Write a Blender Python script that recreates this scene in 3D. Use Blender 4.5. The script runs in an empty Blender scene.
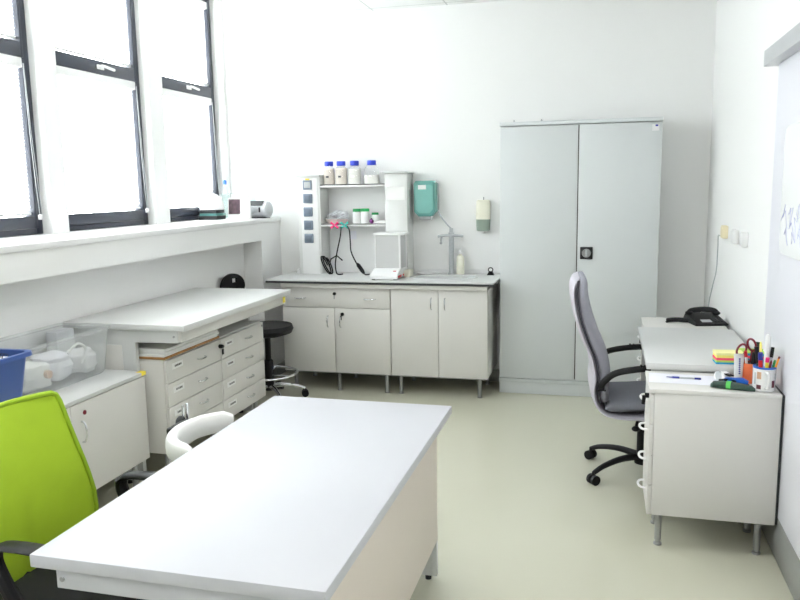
import bpy, bmesh, math, random
from mathutils import Vector, Matrix
random.seed(7)
PI = math.pi
SC = bpy.context.scene
COL = SC.collection

# ---------------------------------------------------------------- materials
def lin(r, g, b):
    f = lambda c: (c / 255 / 12.92) if c / 255 <= .04045 else ((c / 255 + .055) / 1.055) ** 2.4
    return (f(r), f(g), f(b), 1)

def mat(name, rgb, rough=.5, metal=0.0, var=.03, scale=6, bump=0.0, bscale=200, coat=0.0, alpha=None, spec=None, sub=0):
    m = bpy.data.materials.new(name); m.use_nodes = True
    nt = m.node_tree; b = nt.nodes['Principled BSDF']
    tc = nt.nodes.new('ShaderNodeTexCoord')
    n = nt.nodes.new('ShaderNodeTexNoise'); n.inputs['Scale'].default_value = scale; n.inputs['Detail'].default_value = 3
    nt.links.new(tc.outputs['Object'], n.inputs['Vector'])
    mx = nt.nodes.new('ShaderNodeMix'); mx.data_type = 'RGBA'
    c = lin(*rgb)
    mx.inputs[6].default_value = tuple(max(0, x * (1 - var)) for x in c[:3]) + (1,)
    mx.inputs[7].default_value = tuple(min(1, x * (1 + var)) for x in c[:3]) + (1,)
    nt.links.new(n.outputs['Fac'], mx.inputs[0]); nt.links.new(mx.outputs[2], b.inputs['Base Color'])
    b.inputs['Roughness'].default_value = rough; b.inputs['Metallic'].default_value = metal
    if coat: b.inputs['Coat Weight'].default_value = coat; b.inputs['Coat Roughness'].default_value = .12
    if spec is not None: b.inputs['Specular IOR Level'].default_value = spec
    if alpha is not None: b.inputs['Alpha'].default_value = alpha
    if bump:
        n2 = nt.nodes.new('ShaderNodeTexNoise'); n2.inputs['Scale'].default_value = bscale
        nt.links.new(tc.outputs['Object'], n2.inputs['Vector'])
        bp = nt.nodes.new('ShaderNodeBump'); bp.inputs['Strength'].default_value = bump; bp.inputs['Distance'].default_value = .002
        nt.links.new(n2.outputs['Fac'], bp.inputs['Height']); nt.links.new(bp.outputs['Normal'], b.inputs['Normal'])
    return m

def pane_mat(name, rgb, gloss=.08, tint_mix=0.0):
    """thin clear sheet: transparent, a little mirror, optional diffuse haze"""
    m = bpy.data.materials.new(name); m.use_nodes = True
    nt = m.node_tree; nt.nodes.clear()
    out = nt.nodes.new('ShaderNodeOutputMaterial')
    t = nt.nodes.new('ShaderNodeBsdfTransparent'); t.inputs[0].default_value = lin(*rgb)
    g = nt.nodes.new('ShaderNodeBsdfGlossy'); g.inputs['Roughness'].default_value = .03
    a = nt.nodes.new('ShaderNodeMixShader'); a.inputs[0].default_value = gloss
    nt.links.new(t.outputs[0], a.inputs[1]); nt.links.new(g.outputs[0], a.inputs[2])
    last = a
    if tint_mix:
        d = nt.nodes.new('ShaderNodeBsdfDiffuse'); d.inputs[0].default_value = lin(*rgb)
        tl = nt.nodes.new('ShaderNodeBsdfTranslucent'); tl.inputs[0].default_value = lin(*rgb)
        dm = nt.nodes.new('ShaderNodeMixShader'); dm.inputs[0].default_value = .45
        nt.links.new(d.outputs[0], dm.inputs[1]); nt.links.new(tl.outputs[0], dm.inputs[2])
        b = nt.nodes.new('ShaderNodeMixShader'); b.inputs[0].default_value = tint_mix
        nt.links.new(a.outputs[0], b.inputs[1]); nt.links.new(dm.outputs[0], b.inputs[2]); last = b
    nt.links.new(last.outputs[0], out.inputs[0])
    return m

def translucent_mat(name, rgb, mix=.5):
    m = bpy.data.materials.new(name); m.use_nodes = True
    nt = m.node_tree; nt.nodes.clear()
    out = nt.nodes.new('ShaderNodeOutputMaterial')
    d = nt.nodes.new('ShaderNodeBsdfDiffuse'); d.inputs[0].default_value = lin(*rgb)
    tl = nt.nodes.new('ShaderNodeBsdfTranslucent'); tl.inputs[0].default_value = lin(*rgb)
    a = nt.nodes.new('ShaderNodeMixShader'); a.inputs[0].default_value = mix
    nt.links.new(d.outputs[0], a.inputs[1]); nt.links.new(tl.outputs[0], a.inputs[2])
    nt.links.new(a.outputs[0], out.inputs[0])
    return m

def floor_mat():
    m = mat('floor_resin', (207, 206, 187), .2, 0, .03, 1.2, coat=.25)
    nt = m.node_tree; b = nt.nodes['Principled BSDF']; b.inputs['Specular IOR Level'].default_value = .5
    tc = nt.nodes.new('ShaderNodeTexCoord')
    n = nt.nodes.new('ShaderNodeTexNoise'); n.inputs['Scale'].default_value = 2.5; n.inputs['Detail'].default_value = 4
    nt.links.new(tc.outputs['Object'], n.inputs['Vector'])
    mr = nt.nodes.new('ShaderNodeMapRange'); mr.inputs[3].default_value = .16; mr.inputs[4].default_value = .30
    nt.links.new(n.outputs['Fac'], mr.inputs[0]); nt.links.new(mr.outputs[0], b.inputs['Roughness'])
    return m

def ceiling_mat():
    m = mat('ceiling_tile', (240, 240, 240), .9, 0, .01)
    nt = m.node_tree; b = nt.nodes['Principled BSDF']
    tc = nt.nodes.new('ShaderNodeTexCoord')
    br = nt.nodes.new('ShaderNodeTexBrick'); br.offset = 0; br.inputs['Scale'].default_value = 1
    br.inputs['Color1'].default_value = lin(242, 242, 242); br.inputs['Color2'].default_value = lin(240, 241, 241)
    br.inputs['Mortar'].default_value = lin(205, 207, 207); br.inputs['Mortar Size'].default_value = .006
    br.inputs['Brick Width'].default_value = .6; br.inputs['Row Height'].default_value = .6
    nt.links.new(tc.outputs['Object'], br.inputs['Vector']); nt.links.new(br.outputs['Color'], b.inputs['Base Color'])
    return m

M = {
 'wall': mat('wall_paint', (247, 247, 246), .75, 0, .006, 2),
 'ceil': ceiling_mat(),
 'floor': floor_mat(),
 'base_grey': mat('baseboard_grey', (150, 152, 150), .4),
 'sill': mat('sill_white', (240, 240, 240), .35, 0, .01),
 'frame': mat('window_frame_slate', (52, 56, 68), .35, 0, .05),
 'chrome': mat('chrome', (215, 217, 220), .18, 1.0),
 'steel': mat('brushed_steel', (165, 166, 168), .35, .9),
 'glass': pane_mat('clear_glass', (250, 253, 253), .06),
 'slat': translucent_mat('blind_slat', (246, 248, 250), .5),
 'white_plastic': mat('white_plastic', (242, 242, 242), .35, 0, .01),
 'white_lam': mat('white_laminate', (200, 201, 207), .38, 0, .008),
 'beige_shade_lam': mat('beige_shaded_laminate', (226, 216, 206), .45, 0, .01),
 'warm_lam': mat('pale_grey_laminate', (222, 220, 216), .42, 0, .012),
 'grey_lam': mat('cool_grey_laminate', (214, 215, 214), .42, 0, .012),
 'post_white': mat('shelf_post_white', (226, 227, 225), .4, 0, .008),
 'cab': mat('grey_painted_steel', (213, 217, 218), .38, 0, .01),
 'cab_edge': mat('grey_painted_steel_trim', (198, 203, 203), .4, 0, .01),
 'black': mat('black_plastic', (24, 24, 27), .5, 0, .08, spec=.3),
 'dark_edge': mat('dark_edge_band', (45, 47, 50), .5),
 'gap': mat('dark_reveal', (60, 58, 56), .8),
 'blackcloth': mat('black_fabric', (20, 20, 23), .9, 0, .15, 60, .5, 500),
 'green': mat('lime_mesh_fabric', (176, 208, 44), .75, 0, .07, 12, .6, 600),
 'green_edge': mat('lime_mesh_border', (150, 182, 30), .7, 0, .06, 12),
 'grey_fabric': mat('grey_upholstery', (150, 150, 160), .85, 0, .05, 40, .4, 500),
 'grey_shell': mat('pale_grey_back_shell', (196, 192, 202), .55, 0, .02),
 'dark_grey_fabric': mat('slate_seat_fabric', (128, 130, 140), .85, 0, .06, 40, .4, 500),
 'piping': mat('dark_piping', (60, 58, 66), .7),
 'white_vinyl': mat('white_vinyl', (240, 240, 238), .4, 0, .01),
 'blue_bin': mat('blue_plastic', (62, 92, 160), .4, 0, .04),
 'clear_bin': pane_mat('frosted_plastic', (252, 253, 253), .03, .22),
 'paper': mat('paper_white', (246, 246, 244), .8, 0, .01),
 'paper_lav': mat('paper_pale', (240, 240, 248), .8, 0, .01),
 'wood': mat('brown_board', (176, 128, 76), .6, 0, .15, 30),
 'teal': mat('teal_plastic', (104, 164, 157), .2, 0, .06, 10),
 'teal_dark': mat('teal_inner', (86, 140, 135), .3),
 'teal_lit': mat('teal_highlight_plastic', (124, 182, 174), .2, 0, .08, 14),
 'cream': mat('cream_plastic', (236, 234, 216), .4, 0, .01),
 'sage': mat('grey_green_window', (150, 165, 152), .3),
 'blue_cap': mat('blue_cap', (42, 66, 200), .4),
 'powder_a': mat('beige_powder', (238, 226, 214), .9, 0, .06, 40),
 'powder_b': mat('white_powder', (246, 243, 236), .9, 0, .04, 40),
 'jar_glass': pane_mat('bottle_glass', (250, 251, 251), .04, .15),
 'green_lid': mat('green_lid', (40, 160, 90), .4),
 'socket': mat('slate_socket', (122, 134, 150), .4, 0, .05),
 'socket_in': mat('slate_socket_recess', (104, 116, 132), .5),
 'yellow': mat('yellow_tag', (236, 214, 60), .6),
 'pink': mat('pink_plastic', (236, 40, 120), .4),
 'turq': mat('turquoise_plastic', (60, 190, 178), .4),
 'purple': mat('purple_plastic', (120, 40, 120), .4),
 'red': mat('red_plastic', (205, 30, 42), .4),
 'maroon': mat('dark_red_plastic', (126, 26, 42), .35),
 'orange': mat('orange_plastic', (240, 120, 70), .45),
 'pencil': mat('orange_pencil', (240, 160, 50), .5),
 'blue': mat('blue_plastic_bright', (46, 110, 210), .35),
 'navy': mat('navy_ink', (44, 52, 150), .4),
 'dgreen': mat('dark_green_plastic', (40, 66, 56), .45),
 'lgreen': mat('bright_green_tie', (90, 200, 90), .5),
 'note_y': mat('note_yellow', (250, 238, 130), .8), 'note_p': mat('note_pink', (238, 80, 110), .8),
 'note_g': mat('note_green', (180, 220, 100), .8), 'note_b': mat('note_blue', (50, 160, 200), .8),
 'label_ink': mat('label_ink', (90, 90, 92), .8),
 'ivory': mat('ivory_plastic', (236, 224, 190), .5),
 'grey_plastic': mat('grey_plastic', (186, 189, 192), .35, 0, .03),
 'silver': mat('silver_plastic', (196, 198, 202), .3, .3, .02),
 'screen': mat('grey_display', (150, 158, 160), .2),
 'photo_dark': mat('dark_print', (84, 62, 72), .5, 0, .9, 40),
 'door_lav': mat('pale_lavender_door', (236, 236, 244), .4, 0, .008),
 'board': mat('whiteboard_surface', (250, 251, 252), .2, 0, .003),
 'ink_blue': mat('marker_blue', (170, 172, 215), .7),
 'plastic_bag': pane_mat('plastic_bag_film', (250, 252, 255), .06, .72),
 'ceramic': mat('white_ceramic', (240, 240, 240), .15, 0, .01),
 'sink': mat('sink_grey', (203, 206, 205), .25, 0, .02),
 'tan': mat('tan_print', (206, 168, 140), .6), 'brownprint': mat('dark_print_patch', (110, 62, 70), .6),
}

# ---------------------------------------------------------------- mesh builder
class MB:
    def __init__(self): self.bm = bmesh.new()
    def _tag(self, before):
        return [v for v in self.bm.verts if v.index == -1 or v not in before]
    def box(self, x0, x1, y0, y1, z0, z1, bev=0.0, seg=2, rot=None, piv=None):
        bm = self.bm
        r = bmesh.ops.create_cube(bm, size=1)
        vs = r['verts']
        for v in vs:
            v.co = Vector(((x0 + x1) / 2 + v.co.x * (x1 - x0), (y0 + y1) / 2 + v.co.y * (y1 - y0), (z0 + z1) / 2 + v.co.z * (z1 - z0)))
        if rot is not None:
            p = Vector(piv) if piv else Vector(((x0 + x1) / 2, (y0 + y1) / 2, (z0 + z1) / 2))
            for v in vs: v.co = rot @ (v.co - p) + p
        if bev:
            es = {e for v in vs for e in v.link_edges}
            bmesh.ops.bevel(bm, geom=list(es), offset=bev, segments=seg, affect='EDGES', profile=.5)
        return self
    def tube(self, pts, r, n=10, closed=False, caps=True, taper=None):
        bm = self.bm; P = [Vector(p) for p in pts]; rings = []; N = len(P)
        up = None
        for i, p in enumerate(P):
            if closed: t = P[(i + 1) % N] - P[i - 1]
            else: t = P[min(i + 1, N - 1)] - P[max(i - 1, 0)]
            t.normalize()
            if up is None:
                up = Vector((0, 0, 1)) if abs(t.z) < .9 else Vector((1, 0, 0))
            a = (up - t * up.dot(t))
            if a.length < 1e-5: a = t.orthogonal()
            a.normalize(); up = a; b = t.cross(a)
            rr = taper[i] if taper else r
            rings.append([bm.verts.new(p + (a * math.cos(k * 2 * PI / n) + b * math.sin(k * 2 * PI / n)) * rr) for k in range(n)])
        for i in range(N if closed else N - 1):
            A, B = rings[i], rings[(i + 1) % N]
            for k in range(n): bm.faces.new((A[k], A[(k + 1) % n], B[(k + 1) % n], B[k]))
        if not closed and caps:
            bm.faces.new(rings[0][::-1]); bm.faces.new(rings[-1])
        return self
    def cyl(self, p0, p1, r, n=20, r1=None): return self.tube([p0, p1], r, n, taper=[r, r if r1 is None else r1])
    def lathe(self, prof, c=(0, 0, 0), n=28, sx=1.0, sy=1.0, axis='z'):
        bm = self.bm; rings = []
        for r, z in prof:
            ring = []
            for k in range(n):
                a = 2 * PI * k / n; q = Vector((r * sx * math.cos(a), r * sy * math.sin(a), z))
                if axis == 'y': q = Vector((q.x, -q.z, q.y))
                if axis == 'x': q = Vector((q.z, q.x, q.y))
                ring.append(bm.verts.new(q + Vector(c)))
            rings.append(ring)
        for A, B in zip(rings, rings[1:]):
            for k in range(n): bm.faces.new((A[k], A[(k + 1) % n], B[(k + 1) % n], B[k]))
        if prof[0][0] > 1e-6: bm.faces.new(rings[0][::-1])
        if prof[-1][0] > 1e-6: bm.faces.new(rings[-1])
        return self
    def loft(self, rings, caps=True):
        bm = self.bm; R = [[bm.verts.new(Vector(p)) for p in ring] for ring in rings]; n = len(R[0])
        for A, B in zip(R, R[1:]):
            for k in range(n): bm.faces.new((A[k], A[(k + 1) % n], B[(k + 1) % n], B[k]))
        if caps: bm.faces.new(R[0][::-1]); bm.faces.new(R[-1])
        return self
    def prism(self, poly, axis, a, b, bev=0.0):
        """poly: 2-D outline; axis 'x': (y,z), 'y': (x,z), 'z': (x,y)"""
        bm = self.bm
        f = {'x': lambda p, t: (t, p[0], p[1]), 'y': lambda p, t: (p[0], t, p[1]), 'z': lambda p, t: (p[0], p[1], t)}[axis]
        A = [bm.verts.new(f(p, a)) for p in poly]; B = [bm.verts.new(f(p, b)) for p in poly]; n = len(poly)
        fs = [bm.faces.new(A[::-1]), bm.faces.new(B)]
        for k in range(n): fs.append(bm.faces.new((A[k], A[(k + 1) % n], B[(k + 1) % n], B[k])))
        if bev:
            es = {e for f_ in fs[:2] for e in f_.edges}
            bmesh.ops.bevel(bm, geom=list(es), offset=bev, segments=2, affect='EDGES')
        return self
    def ball(self, c, r, sx=1, sy=1, sz=1, n=16):
        res = bmesh.ops.create_uvsphere(self.bm, u_segments=n, v_segments=max(6, n // 2), radius=r)
        for v in res['verts']: v.co = Vector((v.co.x * sx, v.co.y * sy, v.co.z * sz)) + Vector(c)
        return self
    def xform(self, m):
        bmesh.ops.transform(self.bm, matrix=m, verts=self.bm.verts); return self
    def build(self, name, material, parent=None, loc=(0, 0, 0), rot=None, angle=35, solid=0):
        bm = self.bm
        bmesh.ops.recalc_face_normals(bm, faces=bm.faces)
        me = bpy.data.meshes.new(name); bm.to_mesh(me); bm.free()
        for p in me.polygons: p.use_smooth = True
        me.set_sharp_from_angle(angle=math.radians(angle))
        me.materials.append(M[material] if isinstance(material, str) else material)
        o = bpy.data.objects.new(name, me); COL.objects.link(o)
        o.location = loc
        if rot: o.rotation_euler = rot
        if parent: o.parent = parent
        if solid:
            md = o.modifiers.new('thickness', 'SOLIDIFY'); md.thickness = solid; md.offset = 0
        return o

def tag(o, label=None, cat=None, group=None, kind=None):
    if label: o['label'] = label
    if cat: o['category'] = cat
    if group: o['group'] = group
    if kind: o['kind'] = kind
    return o
def thing(name, label, cat, loc=(0, 0, 0), rz=0, group=None):
    o = bpy.data.objects.new(name, None); COL.objects.link(o)
    o.empty_display_size = .05; o.location = loc; o.rotation_euler = (0, 0, rz)
    return tag(o, label, cat, group)
def struct(o): o['kind'] = 'structure'; return o
def dup(o, parent=None):
    c = o.copy(); COL.objects.link(c)
    if parent: c.parent = parent
    for ch in list(o.children): dup(ch, c)
    return c
def bez(pts, n=12):
    """Catmull-Rom through points"""
    P = [Vector(p) for p in pts]; out = []
    for i in range(len(P) - 1):
        p0 = P[max(i - 1, 0)]; p1 = P[i]; p2 = P[i + 1]; p3 = P[min(i + 2, len(P) - 1)]
        for k in range(n):
            t = k / n
            out.append(.5 * ((2 * p1) + (p2 - p0) * t + (2 * p0 - 5 * p1 + 4 * p2 - p3) * t * t + (3 * p1 - p0 - 3 * p2 + p3) * t ** 3))
    out.append(P[-1]); return out

# ---------------------------------------------------------------- room
XR, YB, YN = .758, 6.08, -2.0         # right wall, back wall, wall behind the camera
ZC = 2.985
XL = -3.20                             # window plane
XS = -2.665                            # sill front
XN = -2.84                             # niche back
struct(MB().box(-3.5, 1.0, YN - .2, YB + .2, -.12, 0).build('floor', 'floor'))
struct(MB().box(XL - .2, XR + .2, YB, YB + .15, 0, 3.6).build('wall_back', 'wall'))
struct(MB().box(XR, XR + .15, YN, YB, 0, 3.6).build('wall_right', 'wall'))
struct(MB().box(XL - .2, XR + .2, YN - .15, YN, 0, 3.6).build('wall_front', 'wall'))
struct(MB().box(-2.36, XR, YN, YB, ZC, 3.48).build('ceiling', 'ceil', loc=(0, 0, 0)))
struct(MB().box(XL - .2, -2.36, YN, YB, 3.48, 3.6).build('ceiling_cove', 'wall'))
WIN = [(2.87, 3.83), (3.97, 4.92), (5.10, 6.01), (1.77, 2.72), (.66, 1.61), (-.45, .50)]
ZW0, ZW1 = 1.355, 3.22
w = MB()
w.box(XN - .12, XN, YN, YB, 0, 1.18)                         # niche back
w.box(XL - .14, XS - .012, YN, YB, 1.18, 1.32)               # beam under the sill
w.box(XN, XS - .012, 5.70, YB, 0, 1.18)                      # pier by the back wall
w.box(XL - .14, XN - .12, YN, YB, 0, 1.18)
ys = sorted(WIN)
edges = [YN] + [v for p in ys for v in p] + [YB]
for a, b in zip(edges[0::2], edges[1::2]): w.box(XL - .14, XL + .07, a, b, 1.32, 3.48)
w.box(XL - .14, XL + .0, YN, YB, ZW1, 3.48)
struct(w.build('wall_left', 'wall'))
struct(MB().box(XL - .13, XS, YN, YB, 1.32, 1.355, .006).build('trim_1', 'sill'))
struct(MB().box(XR - .012, XR, YN, 2.54, 0, .16, .003).box(XR - .012, XR, 3.81, YB, 0, .16, .003).build('baseboard_right', 'base_grey'))
struct(MB().box(XS, XR - .012, YB - .012, YB, 0, .10, .003).build('baseboard_back', 'base_grey'))
b_ = MB().box(XN, XN + .012, YN, 5.70, 0, .10).box(XN + .012, XS - .012, 5.688, 5.70, 0, .10).box(XS - .012, XS, 5.688, YB - .012, 0, .10)
struct(b_.build('baseboard_left', 'base_grey'))

def window(n, y0, y1):
    root = bpy.data.objects.new('window_%d' % n, None); COL.objects.link(root); root.location = (XL, y0, ZW0); struct(root)
    W = y1 - y0; Hh = ZW1 - ZW0; j = .05
    f = MB()
    f.box(-.07, 0, 0, j, 0, Hh, .004); f.box(-.07, 0, W - j, W, 0, Hh, .004)
    f.box(-.07, 0, j, W - j, Hh - .06, Hh, .004); f.box(-.07, 0, j, W - j, 0, .035, .004)
    f.build('window_frame', 'frame', root)
    for nm, z0, z1 in (('sash', .037, .99), ('sash', 1.0, Hh - .062)):
        s = MB(); t = .022; lo = .068 if z0 < .5 else .085
        s.box(-.06, .012, j + .002, j + t, z0, z1, .004); s.box(-.06, .012, W - j - t, W - j - .002, z0, z1, .004)
        s.box(-.06, .012, j + t, W - j - t, z0, z0 + lo, .004); s.box(-.06, .012, j + t, W - j - t, z1 - .022, z1, .004)
        so = s.build(nm, 'frame', root)
        MB().box(-.05, -.044, j + t - .004, W - j - t + .004, z0 + lo - .004, z1 - .018).build('pane', 'glass', so)
        if z0 > .5:
            h = MB(); yc = W * .52
            h.box(.012, .02, yc - .035, yc + .035, z0 + .028, z0 + .058, .003)
            h.cyl((.02, yc - .02, z0 + .043), (.05, yc - .02, z0 + .043), .009)
            h.tube(bez([(.05, yc - .03, z0 + .046), (.052, yc, z0 + .044), (.052, yc + .06, z0 + .038), (.048, yc + .10, z0 + .036)], 5), .0095, 10)
            h.build('handle', 'white_plastic', so)
    return root
for i, (a, b) in enumerate(WIN): window(i + 1, a, b)

def blind(label, y0, y1, z0, z1, tilt, chain=True, bunch=0):
    """venetian blind: z0..z1 world heights of the slats; bottom rail at z0"""
    root = thing('venetian_blind', label, 'blind', (XL - .018, (y0 + y1) / 2, z1), 0, 'venetian blinds on the window sashes')
    hw = (y1 - y0) / 2 - .078
    MB().box(-.014, .032, -hw - .004, hw + .004, -.055, 0, .004).build('headrail', 'white_plastic', root)
    s = MB(); z = -.068; bm = s.bm; ca, sa = math.cos(tilt), math.sin(tilt); hh = .0125
    while z > (z0 - z1) + .02 + bunch * .0035:
        v = [bm.verts.new((ca * u + (0 if abs(u) > .001 else 0), yy, z + sa * u + (.0018 if abs(u) < .001 else 0))) for yy in (-hw, hw) for u in (-hh, 0, hh)]
        bm.faces.new((v[0], v[1], v[4], v[3])); bm.faces.new((v[1], v[2], v[5], v[4])); z -= .021
    for k in range(bunch):
        zz = (z0 - z1) + .014 + k * .0035
        s.box(-hh, hh, -hw, hw, zz, zz + .0012)
    s.build('slats', 'slat', root)
    MB().box(-.011, .011, -hw, hw, z0 - z1, z0 - z1 + .012, .002).build('bottom_rail', 'white_plastic', root)
    if chain:
        c = MB(); yy = hw + .012; zb = z0 - z1 - .02
        c.tube(bez([(.034, yy, -.03), (.040, yy + .01, zb * .5), (.046, yy + .03, zb * .93), (.047, yy + .022, zb), (.046, yy + .012, zb * .95), (.038, yy, zb * .5), (.034, yy - .004, -.03)], 8), .0022, 6)
        c.build('chain', 'grey_plastic', root)
        MB().box(.034, .052, yy + .008, yy + .032, zb - .01, zb + .02, .004).build('chain_clip', 'white_plastic', root)
    return root
T1 = math.radians(62)
nm = ('leftmost window', 'middle window', 'right window nearest the back wall')
nm += ('nearest window beyond the left picture edge', 'second window beyond the left picture edge', 'rearmost window beyond the left edge')
for i in range(6):
    a, b = WIN[i]
    blind('closed white venetian blind, lower sash of the ' + nm[i] if i != 2 else 'partly raised white venetian blind, lower sash of the ' + nm[i],
          a, b, 1.535 if i == 2 else 1.47, 2.352, T1, True, 8 if i == 2 else 0)
    blind('white venetian blind, upper sash of the ' + nm[i], a, b, 2.455, 3.12, T1, False)

# ---------------------------------------------------------------- handles, legs, cabinets
def bow_handle(mb, p, d, n_out, L=.09, out=.028, r=.0045):
    """arched handle centred at p along unit d, standing out along n_out"""
    p, d, n_ = Vector(p), Vector(d), Vector(n_out); pts = []
    for k in range(13):
        a = PI * k / 12
        pts.append(p + d * (-L / 2 * math.cos(a)) + n_ * (out * math.sin(a) ** .6))
    mb.tube(pts, r, 8); return mb

def leg_mb(x, y, h, r=.015):
    return MB().lathe([(0, .0), (r * 1.25, 0), (r * 1.25, .008), (r * .8, .012), (r * .8, .02), (r, .024), (r, h - .004), (r * 1.5, h - .002), (r * 1.5, h)], (x, y, 0), 16)

def carcass(x0, x1, y0, y1, z0, z1, t=.018, top=True):
    m = MB()
    m.box(x0, x0 + t, y0, y1, z0, z1, .0015, 1); m.box(x1 - t, x1, y0, y1, z0, z1, .0015, 1)
    m.box(x0 + t, x1 - t, y1 - t, y1, z0, z1); m.box(x0 + t, x1 - t, y0, y1 - t, z0, z0 + t)
    if top: m.box(x0 + t, x1 - t, y0, y1 - t, z1 - t, z1)
    return m

# base cabinets along the back wall (fronts look to -y)
YF = 5.515
def base_cabinet(name, label, x0, x1, drawer, legx, top):
    r = thing(name, label, 'cabinet', (x0, YF, 0), 0, 'base cabinets under the worktop')
    W = x1 - x0; z0, z1 = .155, .828
    carcass(0, W, .02, .52, z0, z1, .018, top).build('body', 'warm_lam', r)
    for lx in legx:
        for ly in (.055, .46): leg_mb(lx - x0, ly, z0).build('leg', 'steel', r)
    zt = z1 - .002
    if drawer:
        d = MB().box(.002, W - .002, 0, .02, .672, zt, .002).build('drawer', 'warm_lam', r)
        for hx in (.155, W - .16):
            bow_handle(MB(), (hx, 0, .715 + .03), (1, 0, 0), (0, -1, 0)).build('handle', 'chrome', d)
        MB().lathe([(0, -.0), (.013, 0), (.013, .01), (0, .012)], (W * .5 - .002, 0, .782), 16, axis='y').build('lock', 'black', d)
        MB().box(W * .5 - .006, W * .5 + .002, -.014, -.011, .742, .774, .001).build('key', 'steel', d)
        zt = .668
    mid = W / 2 if not drawer else W * .49
    for k, (a, b) in enumerate(((.002, mid - .002), (mid + .002, W - .002))):
        d = MB().box(a, b, 0, .02, z0, zt, .002).build('door', 'warm_lam', r)
        hx = b - .05 if k == 0 else a + .05
        hz = zt - .105
        bow_handle(MB(), (hx, 0, hz), (0, 0, 1), (0, -1, 0)).build('handle', 'chrome', d)
        if drawer and k == 1:
            MB().lathe([(0, 0), (.013, 0), (.013, .01), (0, .012)], (a + .065, 0, zt - .045), 16, axis='y').build('lock', 'black', d)
            MB().box(a + .055, a + .062, -.016, -.012, zt - .09, zt - .05, .001).build('key', 'black', d)
    return r
base_cabinet('base_cabinet', 'pale grey base cabinet with a drawer above two doors, left half under the worktop', -2.435, -1.549, True, (-2.36, -1.99, -1.60), True)
base_cabinet('base_cabinet', 'pale grey two-door base cabinet under the sink beside the tall steel cabinet', -1.545, -.803, False, (-1.485, -.87), False)

# worktop with an oval cut-out for the sink
ZT = .89
def worktop(x0, x1, y0, y1, z0, z1, cx, cy, ax, ay):
    m = MB(); bm = m.bm; N = 72
    angs = [2 * PI * k / N for k in range(N)]
    for qx in (x0, x1):
        for qy in (y0, y1): angs.append(math.atan2(qy - cy, qx - cx) % (2 * PI))
    angs.sort()
    def rect(a):
        c, s = math.cos(a), math.sin(a); t = 1e9
        if c > 1e-9: t = min(t, (x1 - cx) / c)
        if c < -1e-9: t = min(t, (x0 - cx) / c)
        if s > 1e-9: t = min(t, (y1 - cy) / s)
        if s < -1e-9: t = min(t, (y0 - cy) / s)
        return cx + c * t, cy + s * t
    def ell(a):
        c, s = math.cos(a), math.sin(a); k = 1 / math.sqrt((c / ax) ** 2 + (s / ay) ** 2); return cx + c * k, cy + s * k
    L = [[bm.verts.new((*f(a), z)) for a in angs] for f, z in ((ell, z1), (rect, z1), (rect, z0), (ell, z0))]
    n = len(angs)
    for A, B in ((0, 1), (1, 2), (2, 3), (3, 0)):
        for k in range(n): bm.faces.new((L[A][k], L[A][(k + 1) % n], L[B][(k + 1) % n], L[B][k]))
    return m
WX0, WX1, WY0 = -2.55, -.752, 5.468
wt = thing('worktop', 'long pale grey worktop with dark edge above the base cabinets', 'worktop', (WX0, WY0, .835))
o = worktop(WX0, WX1, WY0 + .004, YB - .002, .862, ZT, -1.185, 5.765, .235, .135).build('top', 'grey_lam', wt, (-WX0, -WY0, -.835))
MB().box(WX0 - .001, WX1 + .001, WY0, WY0 + .0045, .864, .880, .001).box(WX1, WX1 + .003, WY0, YB - .004, .864, .880).build('edge_band', 'dark_edge', wt, (-WX0, -WY0, -.835))
MB().box(-2.435, -.803, WY0 + .02, WY0 + .046, .830, .861).build('front_rail', 'warm_lam', wt, (-WX0, -WY0, -.835))
tag(MB().box(-1.47, WX1, YB - .016, YB - .001, ZT + .0003, ZT + .03, .003).build('backsplash', 'white_plastic', None), 'white backsplash strip along the back wall behind the sink', 'backsplash')

# sink
sk = thing('sink', 'oval pale grey sink set into the worktop', 'sink', (-1.185, 5.765, ZT))
MB().lathe([(1.0, 0.0), (1.03, .001), (1.06, .006), (1.12, .009), (1.2, .006), (1.22, .001)], n=56, sx=.22, sy=.125).build('rim', 'sink', sk)
MB().lathe([(1.02, .004), (.97, -.01), (.90, -.07), (.78, -.12), (.4, -.14), (.0, -.142)], n=56, sx=.22, sy=.125).build('basin', 'sink', sk)
MB().lathe([(0, -.139), (.024, -.139), (.026, -.134), (.02, -.133), (0, -.136)], n=20).build('drain', 'chrome', sk)

# faucet
fc = thing('faucet', 'grey laboratory faucet with long lever behind the sink', 'faucet', (-1.165, 6.0, ZT))
MB().lathe([(0, 0), (.03, 0), (.03, .01), (.021, .016), (.020, .30), (.024, .31), (.024, .335), (0, .34)], n=20).build('column', 'grey_plastic', fc)
m = MB().tube(bez([(-.105, -.02, .305), (-.06, -.02, .312), (0, -.01, .315), (.06, -.02, .312), (.10, -.02, .308)], 5), .011, 10)
m.build('cross_arm', 'grey_plastic', fc)
MB().tube([(-.075, -.02, .30), (-.078, -.022, .28), (-.079, -.024, .255)], .008, 10, taper=[.009, .008, .006]).ball((-.079, -.024, .253), .012).build('nozzle', 'steel', fc)
MB().cyl((0, 0, .335), (0, 0, .37), .016).tube(bez([(0, 0, .365), (-.03, -.012, .40), (-.075, -.025, .46), (-.10, -.03, .505)], 5), .0065, 8).build('lever', 'grey_plastic', fc)

# soap bottle beside the faucet
sb = thing('soap_bottle', 'small cream soap bottle standing behind the sink', 'bottle', (-1.092, 6.0, ZT))
MB().lathe([(0, 0), (.030, 0), (.033, .006), (.031, .125), (.027, .145), (.013, .155), (.013, .165), (0, .165)], n=24).build('body', 'cream', sb)
MB().lathe([(0, .165), (.015, .165), (.015, .185), (.006, .19), (.006, .215), (0, .215)], n=18).box(-.028, .008, -.006, .006, .205, .215, .002).build('pump_cap', 'white_plastic', sb)
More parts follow.
